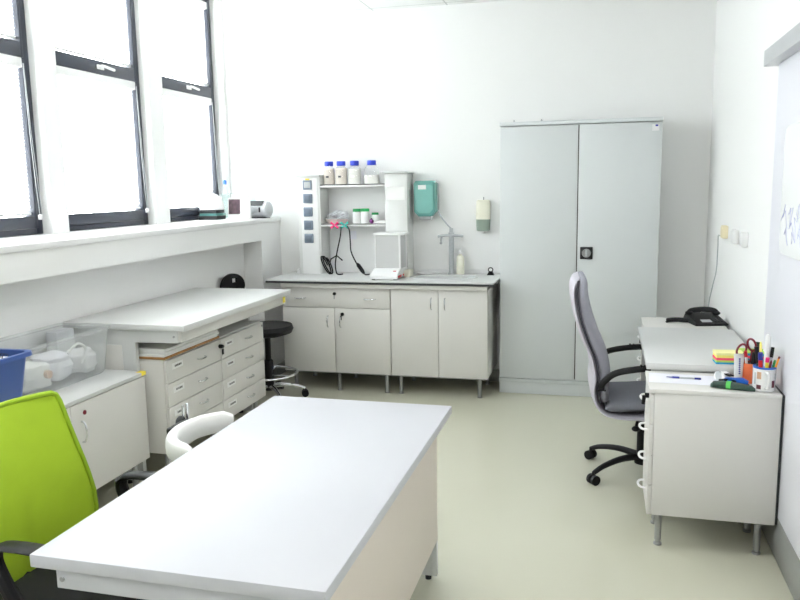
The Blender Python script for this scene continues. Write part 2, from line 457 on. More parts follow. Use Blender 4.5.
# black clip on the worktop
o = thing('binder_clip', 'black binder clip at the right end of the worktop', 'clip', (-.845, 5.97, ZT))
MB().prism([(-.028, 0), (.028, 0), (.012, .03), (-.012, .03)], 'y', -.02, .02, .002).build('body', 'black', o)
MB().tube([(.018 * math.cos(a), 0, .042 + .017 * math.sin(a)) for a in [2 * PI * k / 20 for k in range(20)]], .004, 8, closed=True).build('wire_loop', 'black', o)
# white rubber stopper at left post foot
tag(MB().lathe([(0, 0), (.02, 0), (.022, .03), (.012, .036), (0, .036)], n=18).build('stopper', 'white_plastic', None, (-2.45, 5.93, ZT)), 'little white stopper at the foot of the socket column', 'stopper')
# white flat dish right of the balance
o = MB().lathe([(0, 0), (.06, 0), (.072, .012), (.068, .014), (.058, .005), (0, .004)], n=32, sx=1.3).build('dish', 'white_plastic', None, (-1.36, 5.97, ZT))
tag(o, 'flat white dish between the balance and the sink', 'dish')

# ---------------------------------------------------------------- reagent shelf
SY = 5.875
sh = thing('reagent_shelf', 'white reagent shelf with socket column standing on the worktop', 'shelf', (-1.95, SY, ZT))
P_ = lambda *a: tuple(a)
def rel(mb, name, material, parent, o=(-1.95, SY, ZT)):
    mb.xform(Matrix.Translation((-o[0], -o[1], -o[2]))); return mb.build(name, material, parent)
lp = rel(MB().box(-2.42, -2.225, SY, YB - .004, ZT, 1.685, .002), 'post', 'post_white', sh)
rel(MB().box(-2.392, -2.242, SY - .006, SY + .001, ZT + .002, 1.675, .002), 'front_panel', 'white_plastic', lp)
rel(MB().box(-2.44, -2.223, SY - .02, YB - .004, 1.685, 1.70, .003), 'cap', 'grey_lam', lp)
rp = rel(MB().box(-1.675, -1.495, SY, YB - .004, ZT, 1.70, .002), 'post', 'post_white', sh)
rel(MB().box(-1.69, -1.478, SY - .02, YB - .004, 1.70, 1.715, .003), 'cap', 'grey_lam', rp)
for k, z in enumerate((1.598, 1.282)):
    s = rel(MB().box(-2.224, -1.676, SY + .005, YB - .012, z, z + .022, .002), 'shelf_board', 'white_plastic', sh)
    rel(MB().box(-2.224, -1.676, SY + .003, SY + .0065, z + .016, z + .0225), 'edge_strip', 'gap', s)
rel(MB().box(-2.224, -1.676, YB - .011, YB - .004, ZT, 1.66), 'back_panel', 'white_plastic', sh)
for k in range(5):
    z = 1.620 - .1085 * k
    s = rel(MB().box(-2.368, -2.288, SY - .018, SY - .006, z - .038, z + .038, .006), 'socket', 'socket', sh)
    rel(MB().box(-2.354, -2.302, SY - .021, SY - .0175, z - .024, z + .024, .003), 'socket_cover', 'socket_in' if k else 'grey_plastic', s)
    if k == 0: rel(MB().box(-2.345, -2.310, SY - .0085, SY - .0055, z + .040, z + .052), 'yellow_tag', 'yellow', lp)
# note taped on right post
o = MB().box(-1.664, -1.512, SY - .0045, SY - .003, 1.49, 1.595).build('note', 'paper', None)
for k in range(5):
    pass
tag(o, 'sheet of white paper taped on the right post of the reagent shelf', 'paper')
# slip of paper hanging on shelf back
tag(MB().box(-2.045, -1.985, YB - .0135, YB - .0115, 1.165, 1.235).build('paper_slip', 'paper_lav', None), 'small paper slip on the shelf back panel below the lower board', 'paper')

# bottles
def bottle(x, label, content, fill, k=1.0):
    b = thing('reagent_bottle', label, 'bottle', (x, 5.965, 1.6205), 0, 'blue-capped bottles on the upper shelf')
    def sq(h, r):   # rounded-square ring
        out = []
        for q in range(32):
            a = 2 * PI * q / 32; c, s = math.cos(a), math.sin(a)
            t = (abs(c) ** 4 + abs(s) ** 4) ** -.25; t = .5 * t + .5
            out.append((k * r * c * t, r * s * t, h))
        return out
    MB().loft([sq(0, .040), sq(.004, .043), sq(.115, .043), sq(.135, .036), sq(.143, .029), sq(.155, .028)]).build('glass_body', 'jar_glass', b)
    MB().loft([sq(.003, .040), sq(.006, .0415), sq(fill, .0415)]).build('contents', content, b)
    MB().lathe([(0, .15), (.034, .15), (.036, .154), (.036, .182), (.033, .187), (0, .187)], n=32).build('cap', 'blue_cap', b)
    MB().box(-.012, .012, -.0465, -.0452, .055, .070).build('label_mark', 'label_ink' if content == 'powder_a' else 'paper', b)
bottle(-2.173, 'blue-capped bottle full of beige powder, leftmost on the upper shelf', 'powder_a', .128, 1.05)
bottle(-2.068, 'blue-capped bottle full of beige powder, second from left on the upper shelf', 'powder_a', .130, 1.1)
bottle(-1.953, 'blue-capped bottle full of white powder, third from left on upper shelf', 'powder_b', .122, 1.2)
bottle(-1.808, 'blue-capped bottle half full of white powder, standing alone at the right of upper shelf', 'powder_b', .07, 1.4)

# lower shelf: tray with bagged bits, jars
ZS = 1.3045
tr = thing('tray', 'shallow grey-pink tray on the lower shelf', 'tray', (-2.115, 5.96, ZS))
MB().lathe([(0, 0), (.075, 0), (.098, .035), (.101, .035), (.101, .039), (.096, .039), (.072, .005), (0, .004)], n=36, sy=.72).build('bowl', mat('pinkish_grey_tray', (190, 172, 168), .4), tr)
MB().tube([(.102 * math.cos(a), .0735 * math.sin(a), .039) for a in [2 * PI * k / 36 for k in range(36)]], .0035, 6, closed=True).build('rim', 'grey_plastic', tr)
b = MB()
for k in range(5):
    random.seed(k + 3)
    res = bmesh.ops.create_icosphere(b.bm, subdivisions=3, radius=.04)
    c = Vector((-.055 + .028 * k, .004 * (k % 2), .045 + .012 * (k % 3)))
    for v in res['verts']:
        v.co = Vector((v.co.x * .9, v.co.y * .8, v.co.z * .7)) * (1 + .25 * math.sin(v.co.x * 170 + k) * math.sin(v.co.z * 190 + 2 * k) * math.cos(v.co.y * 160)) + c
o = b.build('plastic_bag', 'plastic_bag', None, (-2.105, 5.96, ZS + .012)); tag(o, 'crumpled clear plastic bag lying in the tray on the lower shelf', 'bag')
def jar(x, y, r, h, label):
    j = thing('jar', label, 'jar', (x, y, ZS), 0, 'white jars on the lower shelf')
    MB().lathe([(0, 0), (r * .95, 0), (r, .003), (r, h * .78), (r * .95, h * .80), (0, h * .80)], n=26).build('body', 'white_plastic', j)
    MB().lathe([(0, h * .8), (r * 1.04, h * .8), (r * 1.04, h * .98), (r * .98, h), (0, h)], n=26).build('lid', 'green_lid', j)
jar(-1.932, 5.94, .034, .118, 'tall white jar with green lid, left one on the lower shelf')
jar(-1.862, 5.93, .035, .120, 'tall white jar with green lid, middle one on the lower shelf')
jar(-1.785, 5.96, .027, .085, 'short white jar with green lid at the right on the lower shelf')
tag(MB().ball((0, 0, .018), .018, 1, 1, 1).lathe([(0, .03), (.007, .03), (.007, .042), (0, .043)], n=12).build('purple_stopper', 'purple', None, (-1.80, 5.905, ZS)), 'purple ball stopper in front of the short jar', 'stopper')
o = MB().box(-.05, .05, -.04, .04, 0, .012, .002).box(-.03, .05, -.035, .04, .012, .02, .002).build('paper_pad', 'paper', None, (-1.73, 5.945, ZS)); tag(o, 'small white pad at the right end of the lower shelf', 'paper')
def clamp(x, material, label):
    c = thing('spring_clip', label, 'clip', (x, SY + .0, 1.293), 0)
    for s in (-1, 1):
        MB().tube([(-.03, -.012, s * .022), (-.008, -.010, s * .007), (0, -.008, 0), (.012, -.010, s * -.006), (.032, -.012, s * -.022)], .007, 8, taper=[.009, .008, .007, .008, .010]).build('jaw', material, c)
    MB().cyl((0, -.016, 0), (0, -.004, 0), .006).build('pivot', 'steel', c)
clamp(-2.105, 'pink', 'pink spring clip on the lower shelf edge')
clamp(-2.02, 'turq', 'turquoise spring clip on the lower shelf edge')
# cables
def cable(pts, r, label, material='black', name='cable'):
    o = MB().tube(bez(pts, 8), r, 8).build(name, material, None); return tag(o, label, 'cable')
YC = 5.858
cable([(-2.045, YC, 1.28), (-2.055, YC, 1.20), (-2.085, YC, 1.08), (-2.10, YC - .01, .98), (-2.085, YC - .03, .91), (-2.06, YC - .04, .897), (-2.03, YC - .03, .90)], .0055, 'black cable hanging from the turquoise clip down to the worktop')
o = thing('switch_cable', 'black cable with an inline switch hanging from the lower shelf', 'cable', (-1.985, YC, 1.28))
rel(MB().tube(bez([(-1.995, YC, 1.288), (-1.975, YC, 1.25), (-1.97, YC, 1.16), (-1.965, YC, 1.08), (-1.93, YC, 1.0), (-1.905, YC, .965)], 8), .0055, 8), 'cord', 'black', o, (-1.985, YC, 1.28))
rel(MB().tube([(-1.918, YC, .985), (-1.905, YC, .968), (-1.87, YC - .01, .925), (-1.855, YC - .015, .905)], .016, 10, taper=[.009, .017, .017, .010]), 'switch', 'black', o, (-1.985, YC, 1.28))
rel(MB().tube(bez([(-1.855, YC - .015, .905), (-1.835, YC - .03, .897), (-1.805, YC - .02, .90)], 6), .0055, 8), 'plug_end', 'black', o, (-1.985, YC, 1.28))
cl = []
for k in range(40):
    a = 2 * PI * k / 18; cl.append((-2.175 + .022 * math.cos(a) - .03 * math.sin(a) + .0006 * k, YC - .05 + .0006 * k, .972 + .072 * math.sin(a)))
cl += [(-2.145, YC - .03, .96), (-2.13, YC - .03, 1.02), (-2.08, YC - .03, 1.05), (-2.03, YC - .03, 1.01)]
o = MB().tube(cl, .0055, 8).build('coiled_cable', 'black', None); tag(o, 'coil of black cable leaning by the socket column on the worktop', 'cable')

# ---------------------------------------------------------------- balance
bl = thing('laboratory_balance', 'white laboratory balance with clear draft shield on the worktop', 'balance', (-1.605, 5.695, ZT))
MB().prism([(-.155, .008), (.17, .008), (.17, .075), (-.035, .080), (-.14, .047), (-.155, .03)], 'x', -.108, .108, .005).build('base', 'white_plastic', bl)
MB().box(-.075, .055, -.10, -.04, .0, .004).xform(Matrix.Translation((0, -.017, .056)) @ Matrix.Rotation(math.radians(15), 4, 'X')).build('display', 'screen', bl)
MB().box(.103, .109, -.13, -.02, .012, .032, .002).box(.103, .109, .02, .12, .014, .03, .002).build('red_stripe', 'red', bl)
MB().box(.06, .085, -.095, -.07, .058, .066, .002).build('button', 'red', bl)
for sx in (-1, 1):
    for sy in (-.13, .15): MB().lathe([(0, 0), (.014, 0), (.014, .009), (0, .009)], (sx * .085, sy, 0), 14).build('foot', 'black', bl)
MB().lathe([(0, .075), (.02, .075), (.02, .085), (.05, .087), (.052, .091), (0, .092)], (0, .06, 0), 28).build('pan', 'chrome', bl)
ds = MB()
for x in (-.10, .10):
    for y in (-.03, .15): ds.box(x - .007, x + .007, y - .007, y + .007, .075, .335, .002)
ds.box(-.11, .13, -.04, .16, .335, .35, .003)
ds = ds.build('draft_shield', 'white_plastic', bl)
g = MB().box(-.094, .094, -.032, -.028, .076, .335).box(-.094, .094, .148, .152, .076, .335).box(-.102, -.098, -.023, .143, .076, .335).box(.098, .102, -.023, .143, .076, .335)
g.build('glass_pane', pane_mat('shield_glass', (252, 252, 252), .04, .62), ds)
MB().box(.106, .16, .05, .165, .0, .055, .008).build('transformer', 'cream', bl)

# ---------------------------------------------------------------- wall dispensers
td = thing('paper_towel_dispenser', 'teal paper towel dispenser on the back wall', 'dispenser', (-1.372, YB, 1.355))
prof = [(-.090, .04), (-.090, .262), (-.074, .282), (.068, .282), (.086, .262), (.086, .04), (.050, .0), (-.052, 0)]
MB().prism(prof, 'y', -.125, -.004, .012).build('cover', 'teal', td)
MB().prism([(x * .8, z * .8 + .026) for x, z in prof], 'y', -.130, -.124, .004).build('front_highlight', 'teal_lit', td)  # lighter inset paints the front highlight of the teal cover
MB().box(-.05, .015, -.132, -.129, .215, .25, .002).build('label_plate', 'paper', td)
MB().box(-.05, .05, -.10, -.03, -.028, .001, .004).build('outlet_slot', 'grey_plastic', td)
MB().box(.086, .096, -.03, -.004, .05, .26, .002).build('bracket', 'grey_plastic', td)
sd = thing('soap_dispenser', 'cream soap dispenser with grey-green window on the back wall', 'dispenser', (-.912, YB, 1.235))
def rr(w, d, z, y0=-.004):   # rounded ring, flat on the wall
    out = []
    for q in range(28):
        a = 2 * PI * q / 28; c, s = math.cos(a), math.sin(a)
        t = (abs(c) ** 3 + abs(s) ** 3) ** (-1 / 3)
        out.append((w * c * t, y0 - d + d * s * t, z))
    return out
MB().loft([rr(.056, .042, .093), rr(.056, .042, .20), rr(.055, .041, .235), rr(.045, .035, .245)]).build('body', 'cream', sd)
MB().loft([rr(.045, .036, .0), rr(.053, .040, .006), rr(.056, .042, .092)]).build('window', 'sage', sd)
MB().lathe([(0, -.018), (.016, -.018), (.018, 0), (0, 0)], (0, -.045, 0), 18).build('nozzle', 'white_plastic', sd)
MB().cyl((0, -.03, .244), (0, -.03, .268), .004).build('hook', 'steel', sd)

# ---------------------------------------------------------------- tall steel cabinet
CX0, CX1, CY0 = -.744, .396, 5.741
tc = thing('storage_cabinet', 'tall grey steel cabinet with two doors standing against the back wall', 'cabinet', ((CX0 + CX1) / 2, CY0, 0))
hw = (CX1 - CX0) / 2; DP = YB - .005 - CY0
MB().box(-hw, hw, .018, DP, .105, 2.02, .003).build('body', 'cab', tc)
MB().box(-hw - .003, hw + .003, -.012, DP, 2.022, 2.05, .003).build('top_cap', 'cab', tc)
MB().box(-hw, hw, .004, DP, 0, .088, .003).build('plinth', 'cab', tc)
MB().box(-hw - .001, hw + .001, -.006, .03, .088, .118, .003).build('base_ledge', 'cab_edge', tc)
MB().box(-.008, .008, .013, .019, .13, 2.015).build('centre_gap', 'gap', tc)
sp = -.002
d1 = MB().box(-hw + .002, sp - .0035, 0, .017, .122, 2.016, .003).build('door', 'cab', tc)
d2 = MB().box(sp + .0035, hw - .002, 0, .017, .122, 2.016, .003).build('door', 'cab', tc)
MB().box(.022, .112, -.012, 0, 1.045, 1.135, .004).build('handle_plate', 'black', d2)
MB().lathe([(0, 0), (.032, 0), (.032, .004), (.026, .004), (.024, .001), (0, .001)], (.067, -.012, 1.09), 28, axis='y').build('turn_ring', 'steel', d2)
MB().box(.060, .074, -.022, -.012, 1.066, 1.114, .003).build('turn_handle', 'grey_plastic', d2)
MB().box(hw - .07, hw - .022, -.001, .0, 1.955, 2.0).build('sticker', 'white_plastic', d2)
MB().box(hw - .048, hw - .03, -.0018, -.001, 1.985, 1.997).build('sticker_mark', 'navy', d2)
for x in (-hw + .10, -hw + .30): tag(MB().lathe([(0, 0), (.008, 0), (.008, .006), (.004, .008), (.004, .016), (0, .016)], n=12).build('bolt', 'steel', None, ((CX0 + CX1) / 2 + x, CY0 + .03, 2.05)), 'tiny bolt on top of the tall cabinet, ' + ('nearer its left corner' if x < -hw + .2 else 'nearer the middle'), 'bolt')

# ---------------------------------------------------------------- white desk in the foreground
DX0, DX1, DY0, DY1, DZ = -1.321, -.560, 1.436, 2.872, .735
dk = thing('desk', 'large white desk in the foreground', 'desk', ((DX0 + DX1) / 2, (DY0 + DY1) / 2, 0))
RD = ((DX0 + DX1) / 2, (DY0 + DY1) / 2, 0)
rel(MB().box(DX0, DX1, DY0, DY1, DZ - .033, DZ, .003), 'desktop', 'white_lam', dk, RD)
a = rel(MB().box(DX0 + .063, DX1 - .085, DY0 + .012, DY0 + .032, DZ - .085, DZ - .033, .002), 'apron', 'white_lam', dk, RD)
rel(MB().lathe([(0, 0), (.0065, 0), (.0065, .003), (.003, .004), (0, .003)], (DX0 + .08, DY0 + .012, DZ - .06), 14, axis='y'), 'bolt', 'steel', a, RD)
rel(MB().box(DX0 + .063, DX1 - .085, DY1 - .052, DY1 - .032, DZ - .085, DZ - .033, .002), 'apron', 'white_lam', dk, RD)
rel(MB().box(DX1 - .082, DX1 - .062, DY0 + .012, DY1 - .003, .165, DZ - .033, .002), 'side_panel', 'beige_shade_lam', dk, RD)  # beige tint paints the shading of this less lit side
for y, xa in ((DY0 + .045, DX1 - .40), (DY1 - .016, DX0 + .07)):
    l = rel(MB().box(xa, DX1 - .0825, y - .012, y + .012, .018, DZ - .09, .002).box(DX1 - .0825, DX1 - .062, y - .012, y + .012, .018, .1645, .001), 'leg_panel', 'grey_lam', dk, RD)
    for x in (xa + .06, DX1 - .10): rel(MB().lathe([(0, 0), (.013, 0), (.013, .012), (.008, .018), (0, .018)], (x, y, 0), 14), 'foot', 'black', l, RD)
rel(MB().box(DX0 + .063, DX0 + .08, DY0 + .032, DY1 - .032, DZ - .085, DZ - .033, .002), 'rail', 'white_lam', dk, RD)

# ---------------------------------------------------------------- left side: bench table, drawer units, low cabinet
BX0, BX1, BY0, BY1, BZ = -2.828, -2.087, 3.466, 4.885, .90
tb = thing('bench_table', 'long pale grey bench table by the window wall', 'table', ((BX0 + BX1) / 2, (BY0 + BY1) / 2, 0))
RB = ((BX0 + BX1) / 2, (BY0 + BY1) / 2, 0)
rel(MB().box(BX0, BX1, BY0, BY1, BZ - .033, BZ, .004), 'tabletop', 'grey_lam', tb, RB)
for y, s in ((BY0 + .02, 1), (BY1 - .055, -1)):
    l = MB()
    pl = [(BX0 + .03, .02), (BX0 + .43, .02), (BX0 + .43, BZ - .10), (BX1 - .05, BZ - .10), (BX1 - .05, BZ - .034), (BX0 + .03, BZ - .034)]
    l.prism(pl, 'y', y, y + .028, .002)
    lo = rel(l, 'end_frame', 'grey_lam', tb, RB)
    rel(MB().lathe([(0, 0), (.006, 0), (.006, .003), (0, .004)], (BX1 - .075, y, BZ - .065), 14, axis='y'), 'bolt', 'steel', lo, RB)
    if s > 0: rel(MB().box(BX0 + .13, BX0 + .35, y - .003, y, .3, BZ - .12, .001), 'inset_panel', 'warm_lam', lo, RB)
    for x in (BX0 + .06, BX0 + .33): rel(MB().lathe([(0, 0), (.02, 0), (.02, .014), (.01, .02), (0, .02)], (x, y + .014, 0), 12), 'foot', 'black', lo, RB)
ap = rel(MB().box(BX1 - .052, BX1 - .032, BY0 + .022, BY1 - .03, BZ - .095, BZ - .034, .002), 'apron', 'warm_lam', tb, RB)
rel(MB().box(BX1 - .0318, BX1 - .0305, BY1 - .075, BY1 - .035, BZ - .085, BZ - .045), 'yellow_tag', 'yellow', ap, RB)

DFX = -2.245
def drawer_unit(y0, y1, label):
    r = thing('drawer_unit', label, 'cabinet', (DFX, (y0 + y1) / 2, 0), 0, 'drawer units under the bench table')
    W = (y1 - y0) / 2; z0, z1 = .168, .698
    # local: front at x=0 looks to +x
    MB().box(-.53, -.019, -W, W, z0, z1, .002).build('body', 'warm_lam', r)
    for lx in (-.06, -.47):
        for ly in (-W + .05, W - .05): leg_mb(lx, ly, z0).build('leg', 'steel', r)
    h = (z1 - .004 - z0) / 4
    for k in range(4):
        a = z1 - .004 - h * (k + 1); b = a + h - .004
        d = MB().box(-.018, 0, -W + .002, W - .002, a, b, .002).build('drawer', 'warm_lam', r)
        bow_handle(MB(), (0, .06, (a + b) / 2 + .004), (0, 1, 0), (1, 0, 0), .085, .024).build('handle', 'chrome', d)
        lb = MB().box(0, .0012, -W + .055, -W + .165, (a + b) / 2 + .004, (a + b) / 2 + .038).build('paper_label', 'paper', d)
        mk = MB(); yy = -W + .08
        random.seed(int(y0 * 100) + k)
        while yy < -W + .14:
            l = random.uniform(.006, .016); mk.box(.0012, .0018, yy, yy + l, (a + b) / 2 + .015, (a + b) / 2 + .026); yy += l + .004
        mk.build('lettering', 'label_ink', lb)
    return r
u1 = drawer_unit(3.530, 4.135, 'four-drawer unit with a board and papers on top, under the near end of bench table')
u2 = drawer_unit(4.140, 4.745, 'four-drawer unit beside the black stool, under the far end of bench table')
MB().lathe([(0, 0), (.012, 0), (.012, .02), (.008, .03), (0, .03)], (.0, .285, .65), 14, axis='x').build('lock', 'black', u1)
MB().box(.02, .026, .275, .295, .60, .635, .002).build('key', 'black', u1)
MB().lathe([(0, 0), (.008, 0), (.008, .004), (0, .005)], (.0, .28, .668), 12, axis='x').build('lock', 'steel', u2)
# board and papers on the near unit
o = MB().box(-.26, .01, -.31, .30, 0, .012, .001).build('wooden_board', 'wood', None, (-2.26, 3.835, .6985)); tag(o, 'thin brown wooden board lying on the near drawer unit', 'board')
st = MB()
for k in range(3):
    a = (-.006, .008, 0)[k]
    st.box(-.23 + a * .2, .008 + a * .5, -.30 + a, .29 + a, .0145 * k, .0145 * k + .0145, .002)
o = st.build('paper_stack', 'paper', None, (-2.26, 3.835, .7108)); tag(o, 'thick stack of white paper on the wooden board', 'paper')

lc = thing('low_cabinet', 'low pale grey cabinet with doors carrying the plastic boxes', 'cabinet', (-2.335, 2.87, 0))
RL = (-2.335, 2.87, 0)
LX0, LX1, LY0, LY1 = -2.80, -2.335, 2.30, 3.462
rel(MB().box(LX0, LX1 - .019, LY0, LY1, .17, .628, .002), 'body', 'warm_lam', lc, RL)
tp = rel(MB().box(LX0, LX1 + .004, LY0, LY1 + .004, .629, .648, .002), 'top', 'grey_lam', lc, RL)
rel(MB().box(LX1 - .03, LX1 + .0055, LY1 - .035, LY1 + .0055, .630, .6495, .001), 'yellow_tag', 'yellow', tp, RL)
for a, b in ((LY0 + .002, 2.866), (2.870, LY1 - .002)):
    d = rel(MB().box(LX1 - .018, LX1, a, b, .172, .624, .002), 'door', 'warm_lam', lc, RL)
    hy = a + .066 if a > 2.5 else b - .06
    rel(bow_handle(MB(), (LX1, hy, .485), (0, 0, 1), (1, 0, 0), .10, .026, .005), 'handle', 'chrome', d, RL)
    if a > 2.5: rel(MB().lathe([(0, 0), (.011, 0), (.011, .004), (.004, .006), (0, .006)], (LX1, a + .092, .572), 14, axis='x'), 'lock', 'maroon', d, RL)
for x in (LX0 + .06, LX1 - .06):
    for y in (LY0 + .06, LY1 - .06): rel(leg_mb(x, y, .17), 'leg', 'steel', lc, RL)

# open bins: tapered wall with rim
def open_bin(x0, x1, y0, y1, z0, z1, tp=.02, t=.004, r=.03, flare=.012):
    def ring(inset, z, rr=r):
        out = []
        X0, X1, Y0, Y1 = x0 + inset, x1 - inset, y0 + inset, y1 - inset
        for cx, cy, a0 in ((X1 - rr, Y1 - rr, 0), (X0 + rr, Y1 - rr, 90), (X0 + rr, Y0 + rr, 180), (X1 - rr, Y0 + rr, 270)):
            for k in range(7):
                a = math.radians(a0 + 15 * k); out.append((cx + rr * math.cos(a), cy + rr * math.sin(a), z))
        return out
    m = MB()
    m.loft([ring(tp + t + .01, z0 + t), ring(tp + t, z0 + .02), ring(t, z1), ring(-flare, z1), ring(-flare - .002, z1 - .018), ring(-flare + .004, z1 - .018), ring(.001, z1 - .012), ring(tp, z0 + .015), ring(tp + .012, z0)], True)
    return m
cb = thing('storage_box', 'translucent plastic box of odds and ends beside the bench table', 'box', (-2.66, 3.115, .6485))
rel(open_bin(-2.815, -2.505, 2.80, 3.435, .6485, .90, .022, .003, .025, .006), 'shell', 'clear_bin', cb, (-2.66, 3.115, .6485))
# contents of the clear box
def lump(c, s, seed, material, label, name, cat):
    m = MB(); res = bmesh.ops.create_icosphere(m.bm, subdivisions=3, radius=1)
    for v in res['verts']:
        k = 1 + .12 * math.sin(5 * v.co.x + seed) * math.cos(4 * v.co.y + 2 * seed) + .06 * math.sin(11 * v.co.z + seed)
        sg = lambda q: math.copysign(abs(q) ** .6, q)
        v.co = Vector((sg(v.co.x) * s[0], sg(v.co.y) * s[1], sg(v.co.z) * s[2])) * k
    o = m.build(name, material, None, c); return tag(o, label, cat)
lump((-2.63, 2.96, .73), (.08, .09, .065), 1, 'paper', 'white wrapped packet at the near end of the translucent box', 'packet', 'packet')
lump((-2.66, 3.16, .735), (.085, .085, .07), 2, 'paper_lav', 'pale packet in the middle of the translucent box', 'packet', 'packet')
lump((-2.62, 3.33, .725), (.07, .065, .06), 4, 'white_plastic', 'white packet at the far end of the translucent box', 'packet', 'packet')
tag(MB().lathe([(0, 0), (.02, 0), (.02, .02), (0, .022)], n=18, axis='x').build('bottle_cap', 'tan', None, (-2.548, 2.985, .74)), 'tan round cap pressed against the near side of the translucent box', 'cap')
tag(MB().tube(bez([(-2.56, 3.16, .80), (-2.548, 3.22, .84), (-2.55, 3.28, .80), (-2.55, 3.24, .73)], 8), .007, 8).build('tubing', 'white_plastic', None), 'loop of white tubing inside the translucent box', 'tubing')
tag(MB().box(-2.77, -2.70, 3.26, 3.40, .69, .885, .01).build('grey_case', 'grey_plastic', None), 'grey case standing at the back of the translucent box', 'case')

bb = thing('storage_bin', 'blue plastic bin holding notebooks on the low cabinet', 'bin', (-2.57, 2.50, .6485))
rel(open_bin(-2.745, -2.405, 2.30, 2.735, .6485, .915, .03, .005, .04, .014), 'shell', 'blue_bin', bb, (-2.57, 2.5, .6485))
for k in range(3):
    y = 2.660 - .042 * k
    nb = thing('spiral_notebook', 'spiral notebook in the blue bin, ' + ('nearest the translucent box', 'the middle one', 'farthest from the translucent box')[k], 'notebook', (-2.57, y, .70), -PI / 2, 'spiral notebooks in the blue bin')
    MB().box(-.012, .012, -.12, .105, 0, .200 + .006 * k, .002).build('pages', 'paper', nb)
    c = MB()
    for q in range(13):
        yy = -.108 + q * .017
        c.tube([(.016 * math.cos(a), yy, .200 + .006 * k + .014 * math.sin(a)) for a in [2 * PI * j / 10 for j in range(10)]], .002, 5, closed=True)
    c.build('wire_spiral', 'black', nb)

# ---------------------------------------------------------------- right side desk run
PX0, PX1 = .215, .731
def side_pedestal(y0, y1, z1, label, group, PX0=.215):
    r = thing('drawer_pedestal', label, 'cabinet', (PX0, (y0 + y1) / 2, 0), 0, group)
    W = (y1 - y0) / 2; L = PX1 - PX0; z0 = .158
    MB().box(.019, L, -W, W, z0, z1 - .019, .002).build('body', 'warm_lam', r)
    MB().box(-.004, L, -W - .003, W, z1 - .0185, z1, .002).build('top', 'warm_lam', r)
    MB().box(L, L + .009, -W - .0025, W, z0 + .005, z1 - .001).build('back_panel', 'dark_edge', r)
    for lx in (.055, L - .055):
        for ly in (-W + .055, W - .055): leg_mb(lx, ly, z0, .0145).build('leg', 'steel', r)
    n = 4; h = (z1 - .022 - z0) / n
    for k in range(n):
        a = z1 - .022 - h * (k + 1); b = a + h - .004
        d = MB().box(0, .018, -W + .001, W - .001, a, b, .002).build('drawer', 'warm_lam', r)
        bow_handle(MB(), (0, 0, (a + b) / 2 + .01), (0, 1, 0), (-1, 0, 0), .095, .03, .0055).build('handle', 'white_plastic', d)
        if k == 0:
            MB().lathe([(0, -.018), (.011, -.018), (.011, 0), (0, 0)], (0, .0 - W + .06, b - .02), 14, axis='x').build('lock', 'black', d)
            MB().tube([(-.02, -W + .06, b - .022), (-.024, -W + .062, b - .06)], .008, 8).build('key', 'black', d)
    return r
side_pedestal(3.325, 3.655, .725, 'pale grey drawer pedestal in front, carrying the pen mug', 'pedestals along the right wall')
side_pedestal(4.61, 5.09, .735, 'pale grey drawer pedestal at the back, carrying the telephone', 'pedestals along the right wall', .262)
rt = thing('side_desk', 'pale grey desk between the two pedestals at the right wall', 'desk', (.47, 4.13, 0))
RR = (.47, 4.13, 0)
rel(MB().box(.217, .735, 3.665, 4.60, .728, .76, .003), 'desktop', 'grey_lam', rt, RR)
for y in (3.70, 4.55):
    l = rel(MB().box(.24, .72, y - .012, y + .012, .018, .727, .002), 'leg_panel', 'grey_lam', rt, RR)
    for x in (.29, .67): rel(MB().lathe([(0, 0), (.02, 0), (.02, .012), (.01, .018), (0, .018)], (x, y, 0), 12), 'foot', 'black', l, RR)
rel(MB().box(.68, .698, 3.714, 4.536, .38, .727, .002), 'modesty_panel', 'grey_lam', rt, RR)

# sliding door with rail, whiteboard pane and kick plate
dr = bpy.data.objects.new('door_1', None); COL.objects.link(dr); struct(dr); dr.location = (XR, 3.2, 0)
DO = (XR, 3.2, 0)
rel(MB().box(.742, .756, 2.55, 3.80, .19, 2.115, .002), 'door_leaf', 'door_lav', dr, DO)
rel(MB().box(.741, .756, 2.55, 3.80, .008, .188, .002), 'kick_plate', 'base_grey', dr, DO)
rel(MB().box(.690, XR, 1.4, 3.86, 2.105, 2.175, .003), 'rail', 'silver', dr, DO)
wb = thing('whiteboard', 'glossy whiteboard with rounded corners fixed on the sliding door', 'whiteboard', (.7418, 3.16, 1.29))
poly = []
for cy, cz, a0 in ((.40 - .05, .53 - .05, 0), (-.40 + .05, .53 - .05, 90), (-.40 + .05, .05, 180), (.40 - .05, .05, 270)):
    for k in range(7): a = math.radians(a0 + 15 * k); poly.append((cy + .05 * math.cos(a), cz + .05 * math.sin(a)))
MB().prism(poly, 'x', -.008, 0, .002).build('panel', 'board', wb)
pts = []
for k in range(44):
    t = k / 43; pts.append((-.0093, .36 - .42 * t + .03 * math.sin(k * 1.9), .13 + .06 * math.sin(t * 23) + .03 * math.cos(k * 2.4)))
MB().tube(pts, .0007, 4).build('scribbles', 'ink_blue', wb)

